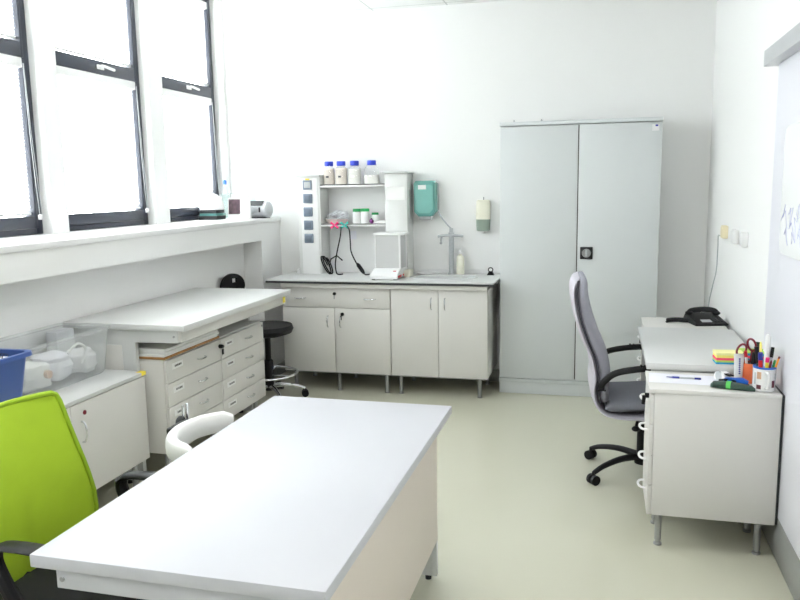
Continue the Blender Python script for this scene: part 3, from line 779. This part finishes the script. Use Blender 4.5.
# wall boxes
def wall_box(y, z, material, label):
    r = thing('wall_socket', label, 'socket', (XR, y, z), 0, 'socket boxes on the right wall')
    MB().box(-.032, 0, -.04, .04, -.040, .040, .005).build('housing', material, r)
    MB().box(-.036, -.032, -.03, .03, -.032, .032, .003).build('cover', material, r)
wall_box(5.13, 1.282, 'ivory', 'ivory socket box with a cable, farthest along the right wall')
wall_box(4.74, 1.278, 'white_plastic', 'white socket box, middle one on the right wall')
wall_box(4.45, 1.283, 'white_plastic', 'white socket box, nearest one to the whiteboard')
tag(MB().tube(bez([(.722, 5.18, 1.255), (.722, 5.24, 1.25), (.735, 5.33, 1.16), (.747, 5.45, 1.0), (.749, 5.62, .86), (.743, 5.72, .70), (.741, 5.72, .40), (.741, 5.72, .004)], 8), .0035, 8).build('phone_cable', 'grey_plastic', None), 'thin grey cable running down the right wall from the ivory socket', 'cable')

# ---------------------------------------------------------------- telephone
ph = thing('telephone', 'black desk telephone on the rear pedestal', 'telephone', (.637, 4.93, .7352), math.radians(14))
MB().loft([[(-.105, -.10, 0), (.085, -.10, 0), (.085, .10, 0), (-.105, .10, 0)], [(-.11, -.105, .010), (.09, -.105, .010), (.09, .105, .012), (-.11, .105, .012)],
           [(-.10, -.095, .018), (.08, -.095, .018), (.08, .095, .052), (-.10, .095, .052)]]).build('body', 'black', ph)
SLOPE = Matrix.Translation((0, 0, .036)) @ Matrix.Rotation(math.radians(10), 4, 'X')
MB().box(-.06, .0, -.085, -.045, -.0005, .002).xform(SLOPE).build('label_card', 'grey_plastic', ph)
for r_ in range(4):
    for c_ in range(3):
        x = .018 + c_ * .021; y = -.078 + r_ * .021
        MB().box(x - .007, x + .007, y - .006, y + .006, 0, .006, .002).xform(SLOPE).build('key', 'dark_edge', ph)
MB().tube(bez([(-.098, .045, .056), (-.08, .05, .070), (-.03, .05, .077), (.02, .05, .076), (.06, .05, .068), (.075, .045, .053)], 5), .017, 12).ball((-.095, .045, .058), .024, 1, 1.1, .6).ball((.072, .045, .054), .024, 1, 1.1, .6).build('handset', 'black', ph)
cc = []
for k in range(160):
    a = k * 2 * PI / 8; t = k / 159
    cc.append((-.11 - .13 * t, .02 + .03 * math.sin(t * 3) + .011 * math.cos(a), .0155 + .011 * math.sin(a)))
MB().tube(cc, .004, 5).build('coiled_cord', 'black', ph)

# ---------------------------------------------------------------- desk clutter
ZP = .7253
o = MB().box(-.185, .185, -.085, .085, 0, .0012).build('paper_sheet', 'paper_lav', None, (.405, 3.515, ZP), (0, 0, math.radians(-3))); tag(o, 'sheet of white paper on the front pedestal under the blue pen', 'paper')
pn = thing('ballpoint_pen', 'blue ballpoint pen lying on the paper sheet', 'pen', (.365, 3.52, ZP + .0012), math.radians(-4))
MB().tube([(-.07, 0, .0045), (-.03, 0, .0045)], .0042, 10, taper=[.0015, .0042]).build('tip', 'navy', pn)
MB().tube([(-.03, 0, .0045), (.05, 0, .0045)], .0042, 10).build('barrel', 'silver', pn)
MB().tube([(-.045, 0, .0047), (-.015, 0, .0047)], .0046, 10).build('grip', 'navy', pn)
MB().tube([(.048, 0, .0047), (.075, 0, .0047)], .0047, 10).build('cap', 'navy', pn)

def note_block(x, y, z, layers, label, rz):
    r = thing('note_block', label, 'sticky notes', (x, y, z), rz)
    zz = 0
    for k, (h, m_) in enumerate(layers):
        q = .002 * math.sin(3 * k); MB().box(-.062 + q, .062 + q, -.038, .038, zz, zz + h - .0004).build('note_pad', m_, r); zz += h
note_block(.583, 3.735, .7603, [(.009, 'note_b'), (.009, 'note_g'), (.012, 'note_p'), (.012, 'note_y'), (.012, mat('note_pale', (250, 246, 176), .8))], 'striped stack of coloured sticky notes on the desk edge', math.radians(4))
note_block(.690, 3.80, .7603, [(.018, 'note_b'), (.012, 'note_p'), (.012, 'note_b'), (.008, 'note_g')], 'blue and red note pads behind the coloured sticky note stack', math.radians(-6))

# mug
MX, MY = .672, 3.395
mg = thing('mug', 'white printed mug full of pens on the front pedestal', 'mug', (MX, MY, ZP))
MB().lathe([(0, 0), (.040, 0), (.044, .004), (.045, .10), (.0455, .103), (.042, .104), (.041, .10), (.040, .010), (0, .008)], n=40).build('cup', 'ceramic', mg)
MB().lathe([(.0456, .097), (.0460, .1035), (.0415, .1045), (.041, .099)], n=40).build('rim_band', 'blue', mg)
MB().tube(bez([(.0, -.044, .085), (.004, -.066, .083), (.004, -.076, .055), (.004, -.066, .025), (.0, -.044, .02)], 6), .0065, 10).build('handle', 'ceramic', mg)
pr = MB()
def patch(a0, a1, z0, z1, m_):
    q = MB(); N = 8
    q.loft([[(.0453 * math.cos(a), .0453 * math.sin(a), z), (.0453 * math.cos(a), .0453 * math.sin(a), z2), (.0457 * math.cos(a), .0457 * math.sin(a), z2), (.0457 * math.cos(a), .0457 * math.sin(a), z)]
            for a, z, z2 in [(math.radians(a0 + (a1 - a0) * k / N), z0, z1) for k in range(N + 1)]])
    q.build('print_patch', m_, mg)
patch(222, 245, .055, .085, 'tan'); patch(222, 246, .012, .03, 'brownprint'); patch(300, 320, .02, .05, 'brownprint'); patch(205, 216, .03, .08, 'grey_plastic'); patch(318, 345, .055, .08, 'grey_plastic')

def stick(base, top, r, material, label, name, cat, cap=None, capf=.4, group='pens and tools in the printed mug'):
    base, top = Vector(base), Vector(top)
    o = thing(name, label, cat, base, 0, group)
    v = top - base
    if cap:
        MB().cyl((0, 0, 0), v * (1 - capf), r, 12).build('barrel', material, o)
        MB().cyl(v * (1 - capf), v, r * 1.12, 12).build('cap', cap, o)
    else:
        MB().tube([Vector((0, 0, 0)), v * .93, v], r, 10, taper=[r, r, r * .5]).build('barrel', material, o)
    return o
def inmug(dx, dy, tx, ty, h): return (MX + dx, MY + dy, ZP + .012), (MX + tx, MY + ty, ZP + h)
stick(*inmug(-.012, -.012, -.024, -.026, .165), .0085, 'red', 'red marker with blue cap standing at the front of the mug', 'marker', 'pen', 'navy', .2)
stick(*inmug(.01, .012, .012, .026, .235), .012, 'white_plastic', 'tall thick white tube standing in the mug', 'tube', 'tube')
stick(*inmug(-.008, .012, -.030, .030, .178), .008, 'dgreen', 'dark green marker standing in the mug', 'marker', 'pen', 'black', .4)
stick(*inmug(.016, -.010, .050, -.022, .150), .004, 'pencil', 'orange pencil leaning out of the mug to the right', 'pencil', 'pencil', 'maroon', .06)
stick(*inmug(.012, .0, .030, .012, .182), .006, 'grey_plastic', 'grey pen with black tip standing in the mug', 'pen', 'pen', 'black', .25)
stick(*inmug(0, -.016, .004, -.030, .145), .007, 'yellow', 'yellow highlighter standing in the mug', 'marker', 'pen', 'pink', .14)
stick(*inmug(-.014, .006, -.014, .030, .200), .005, 'note_y', 'pale yellow pencil standing at the back of the mug', 'pencil', 'pencil')
stick(*inmug(.02, .006, .040, .006, .130), .005, 'green_lid', 'green pen standing low in the mug', 'pen', 'pen')
stick(*inmug(.004, -.006, .018, -.032, .135), .005, 'maroon', 'dark red pen standing in the mug', 'pen', 'pen')

# white toothpaste-like tube standing, orange pot, scissors
o = thing('cream_tube', 'white tube with blue lettering leaning by the orange pot', 'tube', (.590, 3.505, ZP), math.radians(10))
MB().loft([[(.017 * math.cos(a), .012 * math.sin(a), .014) for a in [2 * PI * k / 20 for k in range(20)]], [(.018 * math.cos(a), .011 * math.sin(a), .05) for a in [2 * PI * k / 20 for k in range(20)]],
           [(.023 * math.cos(a), .002 * math.sin(a), .128) for a in [2 * PI * k / 20 for k in range(20)]]]).build('tube_body', 'white_plastic', o)
MB().lathe([(0, 0), (.012, 0), (.013, .014), (0, .014)], n=18).build('cap', 'white_plastic', o)
q = MB()
for k in range(8): q.box(-.003, .004, -.0125 + .0009 * k, -.0115 + .0009 * k, .04 + .009 * k, .046 + .009 * k)
q.build('lettering', 'navy', o)
po = thing('pen_pot', 'orange pot holding the scissors behind the mug', 'pot', (.640, 3.52, ZP))
MB().lathe([(0, 0), (.030, 0), (.034, .085), (.0365, .088), (.033, .088), (.029, .006), (0, .005)], n=30).build('cup', 'orange', po)
scs = thing('scissors', 'scissors with dark red handles standing in the orange pot', 'scissors', (.635, 3.52, ZP + .008), math.radians(8))
for s in (-1, 1):
    MB().prism([(-.006 * s, .0), (.004 * s, .0), (.008 * s, .085), (-.004 * s, .085)], 'y', -.0012 + .0014 * s, .0008 + .0014 * s).build('blade', 'steel', scs)
    cx = -.036 if s < 0 else .006; cz = .135 if s < 0 else .158
    lp_ = [(cx + (.017 if s > 0 else .019) * math.cos(a) + .3 * .02 * math.sin(a) * (-1 if s > 0 else 1), .0015 * s, cz + .026 * math.sin(a)) for a in [2 * PI * k / 24 for k in range(24)]]
    MB().tube(lp_, .0048, 8, closed=True).tube([(.005 * s, .0015 * s, .08), (cx + .004, .0015 * s, cz - .026)], .006, 8).build('handle', 'maroon', scs)
stick((.632, 3.515, ZP + .012), (.613, 3.497, ZP + .143), .006, 'white_plastic', 'red-capped white pen leaning out of the orange pot behind the white tube', 'pen', 'pen', 'red', .2, 'pens in the orange pot')
stick((.655, 3.53, ZP + .01), (.668, 3.545, ZP + .175), .009, 'dgreen', 'dark green marker standing in the orange pot', 'marker', 'pen', 'dgreen', .4, 'pens in the orange pot')
stick((.645, 3.51, ZP + .01), (.652, 3.505, ZP + .135), .010, 'black', 'black marker standing in the orange pot', 'marker', 'pen', 'black', .4, 'pens in the orange pot')
# tape dispenser / white hole punch, blue stapler, green case
tp_ = thing('tape_dispenser', 'white tape dispenser lying beside the paper sheet', 'tape dispenser', (.535, 3.505, ZP), math.radians(-65))
MB().prism([(-.055, 0), (.055, 0), (.058, .012), (.03, .03), (.01, .042), (-.02, .046), (-.05, .034), (-.058, .014)], 'y', -.018, .018, .004).build('shell', 'white_plastic', tp_)
MB().lathe([(.012, -.0185), (.024, -.0185), (.024, .0185), (.012, .0185)], (-.018, 0, .022), 24, axis='y').build('tape_roll', 'grey_plastic', tp_)
MB().box(.0, .05, -.012, .012, .036, .041, .001).build('black_insert', 'black', tp_)
bs = thing('stapler', 'blue stapler lying in front of the white tube', 'stapler', (.570, 3.447, ZP), math.radians(-14))
MB().box(-.055, .055, -.014, .014, 0, .010, .003).build('base', 'black', bs)
MB().prism([(-.05, .012), (.05, .012), (.052, .024), (.03, .036), (-.04, .030), (-.05, .022)], 'y', -.013, .013, .004).build('arm', 'blue', bs)
ck = thing('headphone_cord', 'bunch of black cord lying beside the tape dispenser', 'cord', (.535, 3.425, ZP))
pts = []
for k in range(70): a = k * 2 * PI / 16; pts.append((.028 * math.cos(a) + .006 * math.sin(k * .7), .022 * math.sin(a) + .003 * math.cos(k * .9), .006 + .020 * abs(math.sin(k * .21))))
MB().tube(pts, .0032, 6).build('cord_coil', 'black', ck)
gc = thing('pencil_case', 'dark green pencil case with bright green tie at the pedestal front', 'case', (.548, 3.385, ZP), math.radians(-16))
def grr(x, w_, h_): return [(x, w_ * math.copysign(abs(math.cos(a)) ** .7, math.cos(a)), h_ / 2 + h_ / 2 * math.copysign(abs(math.sin(a)) ** .7, math.sin(a))) for a in [2 * PI * k / 20 for k in range(20)]]
MB().loft([grr(-.085, .008, .014), grr(-.075, .02, .026), grr(-.02, .024, .030), grr(.03, .022, .028), grr(.075, .018, .022), grr(.09, .007, .012)]).build('case_body', 'dgreen', gc)
MB().loft([grr(-.022, .0255, .032), grr(-.004, .0255, .0318)]).build('tie', 'lgreen', gc)

# ---------------------------------------------------------------- chairs
def pad_loft(prof, width, thick, nseg=24, sq=2.6):
    """prof: list of (x,z) centre line; width(t), thick(t) half sizes; rounded cross-sections spanning y"""
    P = [Vector((p[0], 0, p[-1])) for p in prof]; rings = []; N = len(P)
    for i, p in enumerate(P):
        t = (P[min(i + 1, N - 1)] - P[max(i - 1, 0)]).normalized(); nrm = Vector((t.z, 0, -t.x))
        w_, h_ = width(i / (N - 1)), thick(i / (N - 1)); ring = []
        for k in range(nseg):
            a = 2 * PI * k / nseg; c, s = math.cos(a), math.sin(a); r = (abs(c) ** sq + abs(s) ** sq) ** (-1 / sq)
            ring.append(p + Vector((0, w_ * c * r, 0)) + nrm * (h_ * s * r))
        rings.append(ring)
    return MB().loft(rings)

def star_base(root, z_hub, R, material='black', spin=0, arch=.06, casters=True, leg_r=.016):
    for k in range(5):
        a = spin + 2 * PI * k / 5; c, s = math.cos(a), math.sin(a)
        P = lambda r, z: (r * c, r * s, z)
        l = MB().tube(bez([P(.02, z_hub), P(R * .45, z_hub + .005), P(R * .8, z_hub - .015), P(R, .062)], 5), leg_r, 10, taper=[leg_r * (1.25 - .5 * i / 15) for i in range(16)]).build('leg', material, root)
        if casters:
            cm = MB()
            n_ = Vector((-s, c, 0))
            for q in (-1, 1):
                p0 = Vector(P(R, .027)) + n_ * (q * .006); p1 = Vector(P(R, .027)) + n_ * (q * .026)
                cm.tube([p0, p1], .027, 16)
            cm.cyl(P(R, .03), P(R, .07), .008, 10)
            cm.build('caster', 'black', l)

# grey executive chair, facing +x
gx = thing('office_chair', 'grey high-back office chair with black arms at the right desk', 'chair', (.245, 4.23, 0), math.radians(4))
prof_back = bez([(x, 0, z) for x, z in ((-.222, .465), (-.236, .52), (-.233, .60), (-.255, .70), (-.297, .80), (-.335, .92), (-.352, 1.02), (-.348, 1.085), (-.338, 1.11))], 6)
wb_ = lambda t: (.235 if t < .72 else .235 - .075 * ((t - .72) / .28) ** 2) * (1 if t > .06 else .95)
pad = pad_loft(prof_back, wb_, lambda t: (.030 + .016 * math.sin(PI * min(1, t * 1.1))) * math.sqrt(max(.05, 1 - max(0, (t - .8) / .2) ** 2.2)), 28).build('back_cushion', 'grey_fabric', gx)
shell = pad_loft([(p.x, p.z) for p in bez([(x, 0, z) for x, z in ((.225, .375), (.12, .380), (-.05, .377), (-.17, .384), (-.235, .408), (-.272, .46), (-.283, .53), (-.278, .60), (-.298, .70), (-.340, .80), (-.378, .92), (-.395, 1.02), (-.388, 1.075), (-.362, 1.108))], 5)], lambda t: (.22 + .02 * min(1, t / .2)) if t < .8 else .24 - .075 * ((t - .8) / .2) ** 2, lambda t: .015 if t < .95 else .015 - .010 * (t - .95) / .05, 28).build('back_shell', 'grey_shell', gx)
for sgn in (-1, 1):
    MB().tube([(p.x - .026, sgn * (wb_(i / (len(prof_back) - 1)) + .002), p.z) for i, p in enumerate(prof_back[:-4])], .006, 6).build('piping', 'piping', shell)
sp_ = bez([(x, 0, z) for x, z in ((-.222, .435), (-.15, .438), (-.05, .445), (.10, .458), (.20, .450), (.245, .415))], 5)
pad_loft([(p.x, p.z) for p in sp_], lambda t: .235 - .03 * t * t, lambda t: .045 if .05 < t < .95 else .028, 28).build('seat', 'dark_grey_fabric', gx)
for sgn in (-1, 1):
    y = sgn * .265
    arm = MB().tube(bez([(-.250, sgn * .245, .555), (-.232, y, .59), (-.17, y, .635), (-.03, y, .66), (.08, y, .655), (.16, y, .61), (.175, y, .53), (.12, y, .43), (.06, sgn * .22, .385)], 6), .017, 10).build('armrest', 'black', gx)
    pd = MB()
    for k in range(9): pd.box(-.06 + k * .020, -.05 + k * .020, y - .016, y + .016, .668 - .0003 * k * k, .678 - .0006 * k * k, .002)
    pd.build('arm_pad_ribs', 'black', arm)
    MB().box(-.262, -.232, sgn * .232, sgn * .258, .535, .575, .006).build('bracket', 'black', arm)
MB().box(-.09, .11, -.08, .08, .345, .375, .008).build('mechanism', 'black', gx)
MB().lathe([(0, .345), (.024, .345), (.024, .25), (.034, .24), (.034, .10), (.045, .09), (.045, .065), (0, .065)][::-1], n=20).build('gas_column', 'black', gx)
MB().tube([(-.02, -.06, .345), (-.05, -.12, .33), (-.06, -.17, .315)], .008, 8).ball((-.062, -.175, .312), .018, 1.2, 1.2, .8).build('lever', 'black', gx)
star_base(gx, .105, .335, 'black', math.radians(215 - 72 * 0))

# green mesh chair, facing +x
gn = thing('office_chair', 'lime green mesh office chair with black arms at the foreground desk', 'chair', (-1.455, 1.83, 0), math.radians(-3))
def green_back():
    # outline in (y,z): narrower at the bottom, widest low-mid, rounded top corners
    zs = [.40, .43, .48, .54, .60, .66, .72, .78, .84, .89, .925, .948, .958]
    hw_ = [.16, .225, .258, .270, .268, .256, .241, .226, .213, .204, .198, .189, .17]
    xc = [-.265, -.258, -.252, -.252, -.255, -.260, -.266, -.275, -.285, -.294, -.301, -.306, -.308]
    return zs, hw_, xc
zs, hws, xcs = green_back()
m = MB(); bm = m.bm; NY = 20; grid = []
for z, h_, x in zip(zs, hws, xcs):
    row = []
    for k in range(NY + 1):
        u = -1 + 2 * k / NY; row.append(bm.verts.new((x - .0 + .045 * abs(u) ** 2.2 , u * h_, z)))
    grid.append(row)
for A, B in zip(grid, grid[1:]):
    for k in range(NY): bm.faces.new((A[k], A[k + 1], B[k + 1], B[k]))
bk = m.build('backrest', 'green', gn, solid=.008)
brd = [(x + .045, h_, z) for z, h_, x in zip(zs, hws, xcs)]
topr = [(xcs[-1] + .045 * abs(u) ** 2.2, u * hws[-1], zs[-1]) for u in [1 - k / 6 for k in range(1, 12)]]
loop = brd + topr + [(x, -y, z) for x, y, z in reversed(brd)] + [(xcs[0] + .045 * abs(u) ** 2.2, u * hws[0], zs[0]) for u in [-1 + k / 6 for k in range(1, 12)]]
MB().tube(loop, .009, 8, closed=True).build('edge_binding', 'green_edge', bk)
pad_loft([(-.22, .425), (-.18, .43), (-.05, .435), (.12, .437), (.20, .42), (.235, .395)], lambda t: .245, lambda t: .04 if .05 < t < .95 else .02, 28).build('seat', 'blackcloth', gn)
MB().tube(bez([(-.08, 0, .38), (-.22, 0, .375), (-.285, 0, .45), (-.285, 0, .60), (-.30, 0, .74)], 6), .022, 10).build('back_support', 'black', gn)
for sgn in (-1, 1):
    y = sgn * .262
    P_ = [(-.090, y, .645), (-.062, y, .666), (.01, y, .672), (.10, y, .670), (.16, y, .662)]
    a_ = MB()
    rings = []
    for p in bez(P_, 4):
        rings.append([(p.x, p.y + .028 * math.cos(t), p.z + .011 * math.sin(t)) for t in [2 * PI * k / 14 for k in range(14)]])
    arm = a_.loft(rings).build('armrest', 'black', gn)
    MB().tube(bez([(-.088, y, .648), (-.086, y, .61), (-.045, y, .53), (.02, y, .44), (.06, sgn * .20, .385)], 6), .021, 10).build('arm_bracket', 'black', arm)
MB().box(-.10, .10, -.21, .21, .372, .394, .006).build('mechanism', 'black', gn)
MB().lathe([(0, .065), (.045, .065), (.045, .09), (.034, .10), (.034, .24), (.024, .25), (.024, .375), (0, .375)], n=20).build('gas_column', 'black', gn)
star_base(gn, .105, .30, 'black', .5)

# white stool with horseshoe back, facing +x
ws = thing('swivel_stool', 'white swivel stool with curved padded back behind the foreground desk', 'stool', (-1.315, 2.405, 0), math.radians(0))
arc = []
for k in range(29):
    a = math.radians(180 - 70 + 158 * k / 28); arc.append((.165 * math.cos(a), .205 * math.sin(a)))
rings = []
for i, (x, y) in enumerate(arc):
    t = Vector((arc[min(i + 1, 28)][0] - arc[max(i - 1, 0)][0], arc[min(i + 1, 28)][1] - arc[max(i - 1, 0)][1], 0)).normalized(); nrm = Vector((t.y, -t.x, 0))
    e = min(i, 28 - i); k = min(1, .6 + .2 * e); zc = .708
    rings.append([Vector((x, y, zc)) + nrm * (.024 * k * math.copysign(abs(math.cos(a)) ** .7, math.cos(a))) + Vector((0, 0, .040 * k * math.copysign(abs(math.sin(a)) ** .7, math.sin(a)))) for a in [2 * PI * q / 16 for q in range(16)]])
MB().loft(rings).build('backrest', 'white_vinyl', ws)
MB().lathe([(0, .43), (.16, .43), (.185, .44), (.195, .465), (.185, .49), (.15, .50), (0, .502)], n=36).build('seat', 'white_vinyl', ws)
br_ = MB().tube(bez([(-.10, 0, .42), (-.18, 0, .42), (-.212, 0, .47), (-.21, 0, .62), (-.20, 0, .70)], 6), .013, 10).build('back_support', 'chrome', ws)
MB().box(-.215, -.190, -.03, .10, .655, .735, .006).build('bracket', 'black', br_)
MB().lathe([(0, .06), (.03, .06), (.03, .25), (.02, .26), (.02, .43), (0, .43)], n=18).build('gas_column', 'chrome', ws)
star_base(ws, .10, .25, 'chrome', .3)
# adjusting knob on the rear of the back
kn = MB().ball((-.222, .085, .722), .024, .8, 1, 1.1).build('adjusting_knob', 'black', ws)
for y in (.10, .128): MB().cyl((-.218, y, .70), (-.218, y, .785), .0055, 10).build('pin', 'chrome', kn)

# black laboratory stool between bench table and worktop
bs_ = thing('laboratory_stool', 'black laboratory stool with foot ring beyond the bench table', 'stool', (-2.44, 5.225, 0), math.radians(-18))
MB().lathe([(0, .50), (.12, .495), (.185, .515), (.20, .545), (.19, .575), (.12, .585), (0, .58)], n=36).build('seat', 'black', bs_)
def rr2(w_, z, x): return [(x + .012 * math.sin(t), w_ * math.cos(t), z + 0) for t in [2 * PI * k / 12 for k in range(12)]]
bm_ = MB()
# back plate with a hand slot: frame of four lofted pieces following an egg outline
out = []; inn = []
for k in range(40):
    a = 2 * PI * k / 40; c, s = math.cos(a), math.sin(a)
    out.append((.125 * c, .85 + .100 * s if s > 0 else .85 + .09 * s))
    q = max(abs(c) / 1, abs(s) / 1); inn.append((.026 * c / q + .02, .895 + .017 * s / q))
bm = bm_.bm
L = []
for (loop_, dx) in ((out, 0), (inn, 0), (inn, -.022), (out, -.022)):
    L.append([bm.verts.new((-.335 + dx + .35 * y * y, y, z)) for y, z in loop_])
for A, B in ((0, 1), (1, 2), (2, 3), (3, 0)):
    for k in range(40): bm.faces.new((L[A][k], L[A][(k + 1) % 40], L[B][(k + 1) % 40], L[B][k]))
bm_.build('backrest', 'black', bs_)
MB().tube(bez([(-.08, 0, .49), (-.20, 0, .49), (-.365, 0, .55), (-.372, 0, .70), (-.366, 0, .80)], 6), .012, 10).build('back_support', 'black', bs_)
MB().lathe([(0, .07), (.035, .07), (.035, .30), (.022, .31), (.022, .50), (0, .50)], n=18).build('gas_column', 'black', bs_)
rg = MB().tube([(.215 * math.cos(a), .215 * math.sin(a), .20) for a in [2 * PI * k / 40 for k in range(40)]], .010, 8, closed=True).build('foot_ring', 'chrome', bs_)
for k in range(3):
    a = 2 * PI * k / 3; MB().cyl((.03 * math.cos(a), .03 * math.sin(a), .19), (.21 * math.cos(a), .21 * math.sin(a), .20), .007, 8).build('spoke', 'chrome', rg)
star_base(bs_, .10, .27, 'chrome', .75)

# ---------------------------------------------------------------- things on the window sill
ZL = 1.3553
ca = thing('desk_calendar', 'white folded desk calendar with dark picture on the window sill', 'calendar', (-2.875, 5.74, ZL), math.radians(20))
MB().prism([(-.055, 0), (-.052, 0), (0, .165), (.052, 0), (.055, 0), (.004, .172), (-.004, .172)], 'x', -.095, .085).build('card', 'paper', ca)
MB().box(-.088, .004, -.0008, 0, -.012, .112).xform(Matrix.Translation((0, -.0412, .052)) @ Matrix.Rotation(math.radians(-16.5), 4, 'X')).build('picture', 'photo_dark', ca)
rd = thing('radio', 'small silver radio with dark top panel on the window sill', 'radio', (-2.755, 5.87, ZL), math.radians(-12))
MB().loft([[(x, d * math.cos(a), .07 + h_ * math.sin(a)) for a in [2 * PI * k / 24 for k in range(24)]] for x, d, h_ in ((-.095, .045, .055), (-.085, .058, .066), (.0, .066, .070), (.085, .058, .066), (.095, .045, .055))]).build('body', 'silver', rd)
MB().box(-.078, .06, -.026, .026, -.002, .003, .001).xform(Matrix.Translation((0, -.043, .1235)) @ Matrix.Rotation(math.radians(43), 4, 'X')).build('top_panel', 'dark_edge', rd)
MB().lathe([(0, 0), (.03, 0), (.03, .004), (.026, .006), (0, .006)], (-.03, -.064, .065), 24, axis='y').build('speaker', 'grey_plastic', rd)
MB().box(.03, .045, -.066, -.06, .05, .09, .002).build('switch', 'black', rd)
MB().box(-.07, .07, -.04, .04, 0, .012, .003).build('foot', 'dark_edge', rd)
st_ = [(-.10, .10, 0, .03, 'dark_edge', 'dark flat case at the bottom of the sill stack'), (-.09, .10, .031, .05, 'teal_dark', 'teal flat box in the middle of the sill stack'), (-.10, .09, .051, .078, 'dark_edge', 'dark flat case at the top of the sill stack')]
for x0, x1, z0, z1, m_, lb in st_:
    o = MB().box(x0 * .8, x1 * .8, -.08, .08, z0, z1, .003).build('flat_case', m_, None, (-3.075, 5.64, ZL), (0, 0, math.radians(2))); tag(o, lb, 'case', 'flat cases stacked on the window sill')
dm = thing('domed_cover', 'white rounded domed cover resting on the flat cases', 'cover', (-3.075, 5.64, ZL + .0785))
MB().lathe([(.105, 0), (.11, .004), (.108, .04), (.088, .09), (.05, .125), (0, .138), (0, .134), (.046, .12), (.084, .088), (.103, .04), (.104, .004)], n=36, sx=.95, sy=.7).build('hood', 'white_plastic', dm)
MB().lathe([(0, .135), (.012, .135), (.012, .15), (0, .152)], n=14).build('knob', 'grey_plastic', dm)
ac = thing('acrylic_stand', 'clear acrylic stand on the window sill by the back wall', 'stand', (-3.0, 5.96, ZL))
g = MB().box(-.12, .13, -.07, .07, .20, .206, .001).box(.124, .13, -.07, .07, 0, .20).box(-.12, -.114, -.07, .07, 0, .20)
g.build('sheet', pane_mat('acrylic', (240, 247, 247), .08, .06), ac)
bt = thing('dropper_bottle', 'small clear bottle with blue cap on the acrylic stand', 'bottle', (-3.10, 5.93, ZL + .2065))
MB().lathe([(0, 0), (.018, 0), (.019, .004), (.019, .05), (.008, .065), (.008, .075), (0, .075)], n=20).build('body', 'jar_glass', bt)
MB().lathe([(0, .075), (.014, .075), (.015, .10), (.008, .115), (0, .117)], n=18).build('cap', 'blue', bt)

# ---------------------------------------------------------------- light
wd = bpy.data.worlds.new('World'); SC.world = wd; wd.use_nodes = True
nt = wd.node_tree; bg = nt.nodes['Background']; bg.inputs[0].default_value = (1.0, .985, .965, 1); bg.inputs[1].default_value = 18.0
def area(name, loc, rot, sx, sy, power, color=(1, 1, 1), portal=False):
    l = bpy.data.lights.new(name, 'AREA'); l.shape = 'RECTANGLE'; l.size = sx; l.size_y = sy; l.energy = power; l.color = color
    if portal: l.cycles.is_portal = True
    o = bpy.data.objects.new(name, l); COL.objects.link(o); o.location = loc; o.rotation_euler = rot; return o
for i, (a, b) in enumerate(WIN):
    area('daylight_portal', (XL - .16, (a + b) / 2, (ZW0 + ZW1) / 2), (0, -PI / 2, 0), ZW1 - ZW0 + .1, b - a + .1, 1, portal=True)
for y in (.2, 2.6):
    area('ceiling_fill', (-.8, y, ZC - .01), (0, 0, 0), 1.2, .6, 17, (1, .985, .96))  # unseen fill lights added under the ceiling to lift the room

# ---------------------------------------------------------------- camera
cam = bpy.data.cameras.new('camera'); co = bpy.data.objects.new('camera', cam); COL.objects.link(co)
cam.sensor_width = 36; cam.lens = 760.509 / 800 * 36; cam.clip_start = .05; cam.clip_end = 100
R0 = (0.96678096, 0.25506352, -0.01664829); R1 = (-0.02190345, 0.14756259, 0.98881015); R2 = (-0.25466607, 0.95559818, -0.14824747)
mw = Matrix(((R0[0], R1[0], -R2[0], 0), (R0[1], R1[1], -R2[1], 0), (R0[2], R1[2], -R2[2], 1.6), (0, 0, 0, 1)))
co.matrix_world = mw
SC.camera = co
vs = SC.view_settings; vs.view_transform = 'Standard'; vs.look = 'None'; vs.exposure = 0.0; vs.gamma = 1; vs.use_curve_mapping = False
